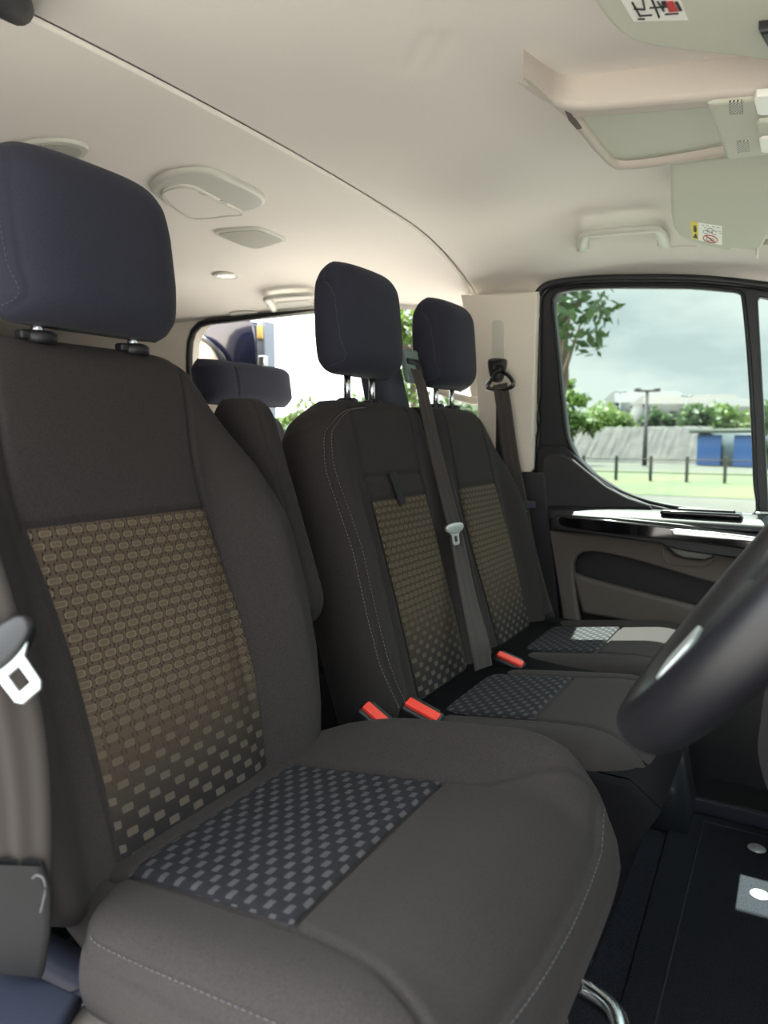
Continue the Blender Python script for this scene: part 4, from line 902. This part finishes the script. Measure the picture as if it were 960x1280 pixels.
for a, c in ((254, 243), (279, 254.5)):
    sheetc('slot', [sm(cp(.018, (a-6, c-3), (a, c-1.5), (a+5, c+1.5), (a+3, c+2.5), (a-2, c+1)), 20)], .0172, .003, M['chrome'], ro, bev=.0005)
rs = thing('ceiling_speaker', 'diamond shaped perforated speaker grille in the rear headliner', 'speaker', tuple(UC(313, 298, .0)))
q3 = sm(cp(.008, (267, 292), (280, 288.5), (318, 286), (338, 291), (358, 300), (350, 304), (326, 311), (310, 310), (285, 301)), 80)
sheetc('bezel', [q3], .008, .010, M['handle'], rs, bev=.003); sheetc('grille', [grow(q3, .86)], .0095, .004, perforated('speaker_perforation', (200, 198, 186)), rs, bev=.001)
rv = thing('round_air_vent', 'small round ceiling air vent near the rear grab handle', 'air vent', tuple(UC(283, 344, .0)))
c0 = UC(283, 344.5, .004)
b = B(); b.add(*tube([c0+np.array([.034*math.cos(t), .034*math.sin(t), 0]) for t in np.linspace(0, 6.283, 40, endpoint=False)], .006, 8, True, flat=.6)); b.obj('ring', M['handle'], rv)
b = B()
for k in range(-3, 4): b.add(*box(c0+np.array([k*.008, 0, .002]), (.0012, math.sqrt(.029**2-(k*.008)**2), .005), .001))
b.obj('vane', M['chrome'], rv)
b = B(); b.add(*tube([c0+(0, 0, .008), c0+(0, 0, .010)], .031, 24, ref=(1, 0, 0))); b.obj('duct', M['door_dark'], rv)
lv = thing('ceiling_speaker', 'pale ceiling grille half hidden behind the nearest head restraint', 'speaker', tuple(UC(45, 190, .0)))
q4 = sm(cp(.01, (9, 190), (22, 184), (48, 179), (80, 178), (110, 186), (100, 200), (60, 206), (20, 199)), 60)
sheetc('bezel', [q4], .010, .012, M['handle'], lv, bev=.003); sheetc('grille', [grow(q4, .84)], .0115, .004, perforated('rear_perforation', (196, 194, 184)), lv, bev=.001)
cl = thing('coat_hook', 'small flat clip above the rear side opening beside the grab handle', 'clip', tuple(UC(303, 391, 0)))
sheetc('clip_body', [sm(cp(.004, (286, 391), (300, 388.5), (318, 388.5), (321, 392), (310, 395), (294, 396)), 30)], .008, .01, M['handle'], cl, bev=.002)
cv_ = thing('trim_badge', 'small rounded blank tag in the lining under the passenger visor', 'tag', tuple(UC(854, 313, 0)))
sheetc('tag_face', [sm(cp(.002, (839, 310), (842, 308.5), (868, 308.5), (870, 311), (869, 317), (866, 318), (841, 318), (838.5, 316)), 50)], .003, .003, M['headliner'], cv_, bev=.0008)
tl = thing('grab_handle', 'dark blurred grip at the top corner over the driver headrest', 'grab handle', tuple(UC(0, 0, 0)))
b = B(); b.add(*tube(spline([UC(-120, -90, .01), UC(-60, -50, .03), UC(-20, -20, .04), UC(8, -4, .035), UC(20, 8, .008)], 40), [.02, .02, .02, .021, .018], 16)); b.obj('grip', M['door_dark'], tl)

# ================================================================== steering wheel
AL = R(54.9); E1 = np.array([math.cos(AL), 0, math.sin(AL)]); NW = np.array([-math.sin(AL), 0, math.cos(AL)]); WC = np.array([.019, .547, .892]); RW = .187
sw = thing('steering_wheel', 'black leather steering wheel with silver spoke insert, cut off by the picture edge', 'steering wheel', tuple(WC))
ths = np.linspace(0, 2*math.pi, 140, endpoint=False)
rimP = [WC+RW*(math.cos(t)*E1*(1 if math.cos(t) > -.9 else 1)+math.sin(t)*Y) for t in ths]
b = B(); b.add(*tube(rimP, [.0165]*8, 20, True, flat=1.1, ref=NW)); b.obj('rim', M['leather'], sw)
p = Pad(WC-E1*.085-NW*.032, Y, E1, NW, .17, [(0, .055), (.3, .075), (.8, .08), (1, .06)], [(0, .055), (.3, .075), (.8, .08), (1, .06)], lambda a, l, w: .045-1.2*a*a, lambda a, l: .02+0*l, edge=4, capr=.05, capb=.05)
p.build('airbag_cover', M['leather'], sw, 60, 60, 16)
for a0 in (0, 180):
    WE = B(); d = Y*(1 if a0 == 0 else -1); pts = [WC-NW*.03+d*.06, WC-NW*.018+d*.12, WC-NW*.004+d*.178]
    WE.add(*tube(spline(pts, 20), [.03, .022, .016], 12, flat=.35, ref=NW)); WE.obj('side_spoke', M['leather'], sw)
def wpt(u, v, h): return WC+E1*u+Y*v+NW*h
for s in (-1, 1):
    b = B(); b.add(*tube(spline([wpt(-.06, s*.03, -.008), wpt(-.11, s*.034, .0), wpt(-.150, s*.042, .002), wpt(-.178, s*.052, .002)], 24), [.018, .015, .013, .013], 12, flat=.5, ref=NW)); b.obj('lower_spoke', M['gloss'], sw)
out = sm([(-.030, -.075), (-.036, -.11), (-.046, -.15), (-.050, -.166), (-.03, -.170), (0, -.172), (.03, -.170), (.050, -.166), (.046, -.15), (.036, -.11), (.030, -.075), (0, -.07)], 70)
b = B(); b.add(*prism(out, WC-NW*.004, Y, E1, NW, .012, .004)); b.obj('spoke_bezel', M['black'], sw)
b = B(); b.add(*prism(sm([(-.022, -.122), (-.028, -.145), (-.028, -.157), (-.018, -.161), (.018, -.161), (.028, -.157), (.028, -.145), (.022, -.122)], 60), WC+NW*.007, Y, E1, NW, .005, .0015)); b.obj('silver_insert', M['silver'], sw)['label'] = 'satin silver spoke insert'
# column and dash
da = thing('dashboard', 'dark dashboard and centre stack beyond the steering wheel at the picture edge', 'dashboard', (.5, .95, .6))
b = B(); b.add(*tube([WC-NW*.06, WC-NW*.11+E1*.0, WC-NW*.22, WC-NW*.40], [.05, .062, .07, .08], 20, ref=(0, 1, 0))); b.obj('steering_column', M['black'], da)
b = B(); b.add(*prism([(.16, .42), (.12, .55), (.14, .72), (.22, .86), (.35, .93), (.75, .90), (.75, .30), (.30, .30)], (0, .10, 0), X, Z, Y, 1.66, .03)); b.obj('dash_body', M['black'], da)
b = B(); b.add(*prism(sm([(-.025, .62), (-.022, .575), (.0, .53), (.06, .48), (.14, .46), (.14, .70), (.08, .74), (-.01, .68)], 60), (0, .86, 0), X, Z, Y, .25, .03)); b.obj('centre_stack', M['door_dark'], da)
# pedals are out of view; floor mat with its two fixing discs
fm = thing('floor_mat', 'dark carpet floor mat in the passenger footwell with two round studs', 'floor mat', (.2, 1.2, .122))
mo = [(-.185, .35), (-.185, 1.0), (-.20, 1.50), (-.19, 1.595), (-.17, 1.60), (.60, 1.605), (.60, .35)]
b = B(); b.add(*prism(mo, (0, 0, .1205), X, Y, Z, .008, .003)); b.obj('carpet_panel', M['mat'], fm)
b = B(); b.add(*tube([(-.13, .4, .129), (-.135, 1.0, .129), (-.14, 1.57, .129), (.5, 1.575, .129)], .0022, 6)); b.obj('heel_seam', M['blueplastic'], fm)
for k, (a, c) in enumerate(((946, 1059), (950, 1117))):
    q = U(a, c, 'z', .131); b = B()
    b.add(*tube([q-Z*.004, q-Z*.002, q-Z*.0008, q-Z*.0002], [.0165, .0165, .0155, .004], 28, ref=(1, 0, 0))); b.add(*tube([q-Z*.001, q+Z*.001], [.004, .003], 16, ref=(1, 0, 0))); b.obj('fixing_stud', M['silver'] if k == 0 else M['silver'], fm)
ft = thing('tunnel_trim', 'glossy dark plastic kick panel at the foot of the double seat', 'kick panel', (-.2, 1.3, .121))
b = B(); b.add(*prism(sm([(-.245, .122), (-.165, .122), (-.175, .22), (-.20, .34), (-.225, .36), (-.24, .30)], 40), (0, 1.50, 0), X, Z, Y, .14, .012)); b.obj('kick_face', mat('satin_black_plastic', (44, 48, 56), .3, coat=.3), ft)

# ================================================================== rear row seats
def rear_seat(x, cy, lab_, grp=None):
    r_ = thing('rear_passenger_seat', lab_, 'car seat', (x, cy, .12), grp)
    O = np.array([x+.12, cy, .50])
    W_ = [(0, .18), (.1, .19), (.7, .19), (.9, .178), (.97, .16), (1, .14)]
    p = Pad(O-NB*.05, Y, VB, NB, .53, W_, W_, lambda a, l, w: .05+0*a, lambda a, l: .06+0*l, edge=7, capr=.05, capb=.05, seams=[[(-.13, .0), (-.13, .5)], [(.13, .0), (.13, .5)], [(-.19, .44), (.19, .44)]])
    p.build('backrest', M['fabric_side'], r_, 60, 60, 18)
    V_ = np.array([-.15, 0, .989]); N_ = np.array([.989, 0, .15]); Wh = [(0, .165), (.2, .183), (.8, .185), (1, .172)]
    p = Pad(np.array([x-.015, cy, 1.025]), Y, V_, N_, .118, Wh, Wh, lambda a, l, w: .05+0*a, lambda a, l: .05+0*l, edge=6, capr=.035, capb=.03, gd=.003, seams=[[(-.085, 0), (-.085, .08), (-.09, .118)]])
    h = p.build('head_restraint', M['fabric_head'], r_, 50, 70, 18)
    b = B(); stitches(b, p.line([(-.079, .012), (-.079, .08), (-.083, .105)], 60, .0006), .0045, .003, .0008); b.obj('stitching', M['thread'], h)
    p = Pad(np.array([x+.10, cy, .42]), Y, VC, NC, .46, [(0, .18), (.5, .19), (1, .17)], [(0, .18), (.5, .19), (1, .17)], lambda a, l, w: .06+0*a, lambda a, l: .06+0*l, edge=6, capr=.06, capb=.04); p.build('cushion', M['fabric_side'], r_, 40, 40, 14)
    b = B(); b.add(*box((x+.30, cy, .24), (.17, .15, .12), .02)); b.obj('seat_base', M['black'], r_)
    return r_
rear_seat(-1.34, 1.545, 'rear seat with low wide head restraint, seen between the driver and middle seats')
rear_seat(-1.34, .625, 'rear seat mostly hidden directly behind the driver seat')
rear_seat(-2.20, 1.15, 'third row seat hidden behind the low head restraint of the seat ahead')

# ================================================================== open sliding door outside the rear opening
sd = thing('sliding_door', 'open dark blue sliding door with pale inner trim ring, outside the rear opening', 'van door', (-2.3, 1.98, .2))
do = [(-3.0, .25), (-3.0, 1.28), (-2.95, 1.34), (-1.74, 1.36), (-1.69, 1.34), (-1.66, 1.1), (-1.65, .9), (-1.64, .25)]
wi = rrect(-2.80, .88, -1.98, 1.24, .1, 8)
sheet('door_shell', [do, wi], 1.965, .06, M['paint'], sd, bev=.01)
ro_ = rrect(-2.9, .80, -1.82, 1.30, .16, 10)
sheet('inner_trim', [ro_, rrect(-2.78, .90, -1.99, 1.235, .09, 8)], 1.945, .022, M['beige'], sd, bev=.008)
b = B(); b.add(*tube([(x, 1.944, z) for x, z in grow(ro_, 1.02)], .010, 8, True)); b.obj('door_seal', M['rubber'], sd)
sheet('door_window', [rrect(-2.82, .86, -1.96, 1.26, .1, 8)], 1.995, .004, M['tint'], sd, bev=.001)
b = B(); b.add(*box((-1.655, 1.99, .80), (.018, .03, .54), .006)); b.obj('edge_panel', mat('galvanised_grey', (120, 128, 140), .4, .3), sd)
b = B(); b.add(*box((-1.648, 1.965, 1.17), (.012, .014, .05), .004)); b.add(*tube([(-1.64, 1.96, 1.21), (-1.632, 1.95, 1.18), (-1.64, 1.96, 1.13)], .004, 6)); b.obj('latch', M['chrome'], sd)
b = B(); b.add(*box((-1.655, 1.957, 1.30), (.012, .003, .022), .001)); b.obj('edge_sticker', mat('ochre_sticker', (200, 170, 96), .6), sd)

# ================================================================== outside
GZ = -.60
def ground(name, x0, x1, y0, y1, z, m, n=1):
    return obj(name, [(x0, y0, z), (x1, y0, z), (x1, y1, z), (x0, y1, z)], [(0, 1, 2, 3)], m, smooth=False)
def gmat(name, c1, c2, scale, rough=.95):
    k = NT(name); tc = k.n('ShaderNodeTexCoord'); n = k.n('ShaderNodeTexNoise'); n.inputs['Scale'].default_value = scale; n.inputs['Detail'].default_value = 8; k.l(tc.outputs['Object'], n.inputs[0])
    r = k.n('ShaderNodeMapRange'); r.inputs[1].default_value = .4; r.inputs[2].default_value = .6; k.l(n.outputs[0], r.inputs[0]); k.l(k.mix(r.outputs[0], lin(c1), lin(c2)), k.b.inputs[0]); k.b.inputs['Roughness'].default_value = rough; return k.m
st(ground('ground', -300, 300, -120, 500, GZ-.02, gmat('dry_ground', (34, 36, 27), (30, 33, 21), .3)))
st(ground('bounce_pavement', -60, 60, -60, 7.5, GZ, gmat('bounce_concrete', (126, 123, 118), (116, 113, 108), 1.2)))  # unseen pale apron, added to bounce sunlight up onto the ceiling
st(ground('gravel_lot', -60, 60, 7.5, 19.5, GZ, gmat('gravel', (43, 42, 36), (36, 35, 31), .6)))
tag(ground('grass_verge', -60, 70, 19.5, 33, GZ+.01, gmat('patchy_grass', (48, 52, 12), (30, 46, 2), .5)), kind='stuff', label='bright green grass strip beyond the gravel lot', cat='grass')
GP = lambda px, d: CAM+np.array([math.sin(math.atan((px-480)/FPX)-YAW), math.cos(math.atan((px-480)/FPX)-YAW), 0])*d  # compass bearing from the van at distance d
def at(px, d, z=GZ): p = GP(px, d); p[2] = z; return p
# low fence
fe = thing('fence', 'low thin rail fence with posts along the green grass', 'fence', tuple(at(800, 26)))
f0, f1 = at(690, 27), at(1010, 25.5)
mfe = mat('weathered_fence', (40, 42, 34), .8)
for k in range(8):
    q = f0+(f1-f0)*k/7; b = B(); b.add(*box(q+Z*.42, (.05, .05, .45), .01)); b.obj('post', mfe, fe)
for h in (.3, .75): b = B(); b.add(*tube([f0+Z*h, f1+Z*h], .022, 6)); b.obj('rail', mfe, fe)
# rubble bank behind the grass
def rock_wall(p0, p1, h, depth):
    d = p1-p0; n = 60; V = []; F = []; nrm = np.array([-d[1], d[0], 0])/np.linalg.norm(d)
    for j in range(7):
        for i in range(n+1):
            q = p0+d*i/n+nrm*(depth*j/6)+Z*(h*min(1, j/3)+rng.uniform(-.06, .06)*(0 < j)); V.append(q)
    for j in range(6):
        for i in range(n): a = j*(n+1)+i; F.append((a, a+1, a+n+2, a+n+1))
    return V, F
V, F = rock_wall(at(640, 46), at(885, 44), 2.1, 6)
tag(obj('stone_bank', V, F, gmat('grey_rubble', (52, 51, 49), (40, 39, 39), 1.5), smooth=False), 'long pale grey rubble bank behind the fence', 'stone bank')
# blue kiosk
kd = 42; k0, k1 = at(871, kd), at(1010, kd-3); ax = (k1-k0); Lk = np.linalg.norm(ax); ax /= Lk; az = np.array([-ax[1], ax[0], 0])
kb = thing('sports_hut', 'long blue and pale low hut beyond the fence', 'hut', tuple(k0))
b = B(); b.add(*prism([(0, 0), (Lk, 0), (Lk, 1.75), (0, 1.75)], k0, ax, Z, az, 3, .01)); b.obj('wall', mat('hut_grey_blue', (61, 74, 81), .7), kb)
mb_ = mat('hut_blue', (18, 61, 113), .6)
for a, c, lo, hi in ((.0, 1.4, .0, 1.6), (2.1, 3.4, .0, 1.6)): b = B(); b.add(*prism([(a, lo), (c, lo), (c, hi), (a, hi)], k0-az*.06, ax, Z, -az, .05, .01)); b.obj('door', mb_, kb)
b = B(); b.add(*prism([(3.4, 0), (Lk, 0), (Lk, .75), (3.4, .75)], k0-az*.06, ax, Z, -az, .05, .01)); b.obj('lower_boarding', mat('hut_mid_blue', (38, 59, 81), .7), kb)
b = B(); b.add(*prism([(-.3, 0), (Lk+.3, 0), (Lk+.3, .22), (-.3, .22)], k0+Z*1.70-az*.4, ax, Z, az, 4, .02)); b.obj('roof', mat('hut_roof', (55, 61, 51), .7), kb)
# lamp mast
for px, d, h, lbl in ((805, 40, 3.9, 'tall dark twin-headed lamp mast on the grass behind the fence'), (772, 80, 6.2, 'thin faint lamp mast farther off, left of the dark mast'), (854, 85, 5.9, 'thin faint lamp mast farther off, right of the dark mast')):
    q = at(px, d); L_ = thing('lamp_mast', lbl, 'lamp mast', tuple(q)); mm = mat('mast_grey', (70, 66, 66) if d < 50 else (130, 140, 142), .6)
    b = B(); b.add(*tube([q, q+Z*h], [.13, .08] if d < 50 else [.1, .06], 8)); b.obj('pole', mm, L_)
    b = B(); b.add(*box(q+Z*h, (.55, .10, .06), .03, np.array([cr, np.cross(Z, cr), Z]))); b.obj('lamp_bar', mm, L_)
    for s in (-1, 1): b = B(); b.add(*box(q+Z*(h+.05)+cr*s*.5, (.16, .12, .10), .04, np.array([cr, np.cross(Z, cr), Z]))); b.obj('lamp_head', mm, L_)
# houses
def house(px, d, w, h, lbl, wallc, roofc, z0=0.):
    h += z0; roofc = tuple(int(c*.42) for c in roofc); wallc = tuple(int(c*.8) for c in wallc); q = at(px, d, GZ); hx = thing('house', lbl, 'house', tuple(q)); ex = cr.copy(); ey = np.cross(Z, ex)
    b = B(); b.add(*prism([(-w/2, 0), (w/2, 0), (w/2, h), (-w/2, h)], q, ex, Z, ey, w*.7, .02)); b.obj('wall', mat('render', wallc, .8), hx)
    o_ = q-ey*.4; b = B(); P0 = [(-w/2-.4, h-.1), (w/2+.4, h-.1), (w/2-.9, h+w*.16), (-w/2+.9, h+w*.16)]
    V = [o_+ex*a+Z*c+ey*(0 if c < h else w*.35) for a, c in P0]+[o_+ex*a+Z*c+ey*(w*.75 if c < h else w*.40) for a, c in P0]
    b.add(V, [(0, 1, 2, 3), (7, 6, 5, 4), (1, 5, 6, 2), (4, 0, 3, 7), (3, 2, 6, 7), (0, 4, 5, 1)]); b.obj('roof', mat('roof_tiles', roofc, .8), hx, smooth=False)
    for k in (-.3, 0, .3): b = B(); b.add(*prism(rrect(w*k-.5, h*.62, w*k+.5, h*.82, .02, 2), q-ey*.04, ex, Z, -ey, .04, .01)); b.obj('window', M['gloss'], hx)
house(838, 120, 9, 4.4, 'distant pale house with an orange brown roof, above the rubble bank', (79, 79, 78), (69, 46, 37), 2.2)
house(815, 130, 13, 5.5, 'distant grey blue roofed house behind the dark mast', (75, 79, 81), (55, 62, 67), 1.8)
house(924, 124, 8, 4.2, 'distant house with grey roof by the window divider', (77, 79, 82), (55, 59, 69), 2.0)
house(895, 140, 10, 4.0, 'distant small house with brown roof left of the divider', (74, 74, 71), (65, 48, 40), 3.4)
# trees
def leafm(name, c1, c2):
    k = NT(name); oi = k.n('ShaderNodeTexCoord'); n = k.n('ShaderNodeTexNoise'); n.inputs['Scale'].default_value = 1.3; k.l(oi.outputs['Object'], n.inputs[0])
    k.l(k.mix(n.outputs[0], lin(c1), lin(c2)), k.b.inputs[0]); k.b.inputs['Roughness'].default_value = .7
    tr = k.n('ShaderNodeBsdfTranslucent'); tr.inputs[0].default_value = lin(c2); ms = k.n('ShaderNodeMixShader'); ms.inputs[0].default_value = .35
    k.l(k.b.outputs[0], ms.inputs[1]); k.l(tr.outputs[0], ms.inputs[2]); k.l(ms.outputs[0], k.o.inputs[0]); return k.m
LM = [leafm('leaf_fresh', (46, 74, 26), (80, 102, 42)), leafm('leaf_dark', (28, 50, 24), (54, 76, 36)), leafm('leaf_pale', (66, 84, 46), (94, 108, 60))]
bark = mat('bark', (84, 72, 60), .9)
def tree(px, d, h, w, lbl, kind=0, nl=1500, leaf=.16, trunk=.35, z0=0., clumps=14, name='tree'):
    q = at(px, d, GZ+z0); t = thing(name, lbl, 'tree', tuple(q)); b = B(); top = q+Z*h*.8
    b.add(*tube(spline([q, q+Z*h*.35+cr*w*.03, top], 12), [.09*w**.5, .06*w**.5, .02], 8)); C_ = []
    for k in range(clumps):
        a = rng.uniform(0, 6.28); zz = h*(trunk+(1-trunk)*rng.uniform(0.05, .92)); rr_2 = w/2*math.sqrt(max(.05, 1-((zz/h-trunk)/(1-trunk)*1.0-.35)**2*1.6))*rng.uniform(.25, .75)
        c = q+np.array([math.cos(a)*rr_2, math.sin(a)*rr_2, zz]); C_.append((c, w*rng.uniform(.14, .24))); b.add(*tube([q+Z*zz*.75, c], [.03*w**.5, .01], 5))
    b.obj('trunk', bark, t); V = []; F = []
    for k in range(nl):
        c, r_ = C_[k % clumps]; v = rng.normal(size=3); v /= np.linalg.norm(v); p_ = c+v*r_*rng.uniform(.45, 1.05)*np.array([1, 1, .8]); u_ = rng.normal(size=3); u_ /= np.linalg.norm(u_); w_2 = np.cross(u_, v); w_2 /= np.linalg.norm(w_2)+1e-9
        s = leaf*rng.uniform(.6, 1.3); i = len(V); V += [p_-u_*s, p_+w_2*s*.5, p_+u_*s, p_-w_2*s*.5]; F.append((i, i+1, i+2, i+3))
    obj('foliage', V, F, LM[kind], t, smooth=False); return t
tree(712, 40, 4.6, 3.2, 'bright green tree at the left edge of the passenger window', 0, 2200, .2, .1)
tree(694, 9, 5.2, 2.2, 'blurred dark tree top in the upper left corner of the passenger window', 1, 1500, .08, .5)
for k, (px, d, h, w, kd_, s) in enumerate(((735, 52, 3.8, 5, 0, 'leftmost of the hedge row trees over the rubble bank'), (760, 54, 3.6, 5, 2, 'pale green round tree left of the dark mast'), (785, 53, 3.3, 4, 0, 'low green tree just left of the dark mast'), (822, 55, 3.4, 3, 1, 'small dark tree just right of the dark mast'), (868, 54, 3.8, 4.2, 1, 'dark round tree behind the left end of the blue hut'), (892, 56, 3.8, 5, 0, 'fresh green tree behind the middle of the blue hut'), (915, 56, 3.2, 4, 2, 'pale tree behind the blue hut near the divider'))):
    tree(px, d, h, w, s, kd_, 1400, .24, .05)
tree(1010, 17, 2.9, 2.2, 'fine leaved tree seen through the small front quarter glass', 1, 2500, .09, .1)
tree(513, 14, 4.4, 2.6, 'airy green tree between the two passenger head restraints', 0, 1500, .10, .15, clumps=12)
tree(555, 12, 2.0, 3.2, 'low green bush below the outer passenger head restraint', 1, 2500, .09, .02)
tree(392, 24, 2.9, 2.0, 'small green tree top left of the middle head restraint', 2, 1200, .12, .1)
tree(355, 26, 2.3, 2.2, 'small green tree top above the low rear head restraint', 0, 1200, .12, .1)
tree(375, 25, 2.0, 2.0, 'lowest green tree top just over the rear seat row', 1, 900, .12, .1)
for cat_, grp_ in (('tree', 'trees outside the van'), ('house', 'distant houses'), ('lamp mast', 'lamp masts outside'), ('buckle', 'seat belt buckles between the seats'), ('seat belt', 'front seat belts'), ('sun visor', 'sun visors')):
    for o in list(bpy.data.objects):
        if o.get('category') == cat_: o['group'] = grp_
for o in list(bpy.data.objects):
    if o.name.startswith('rear_passenger_seat'): o['group'] = 'rear row seats'
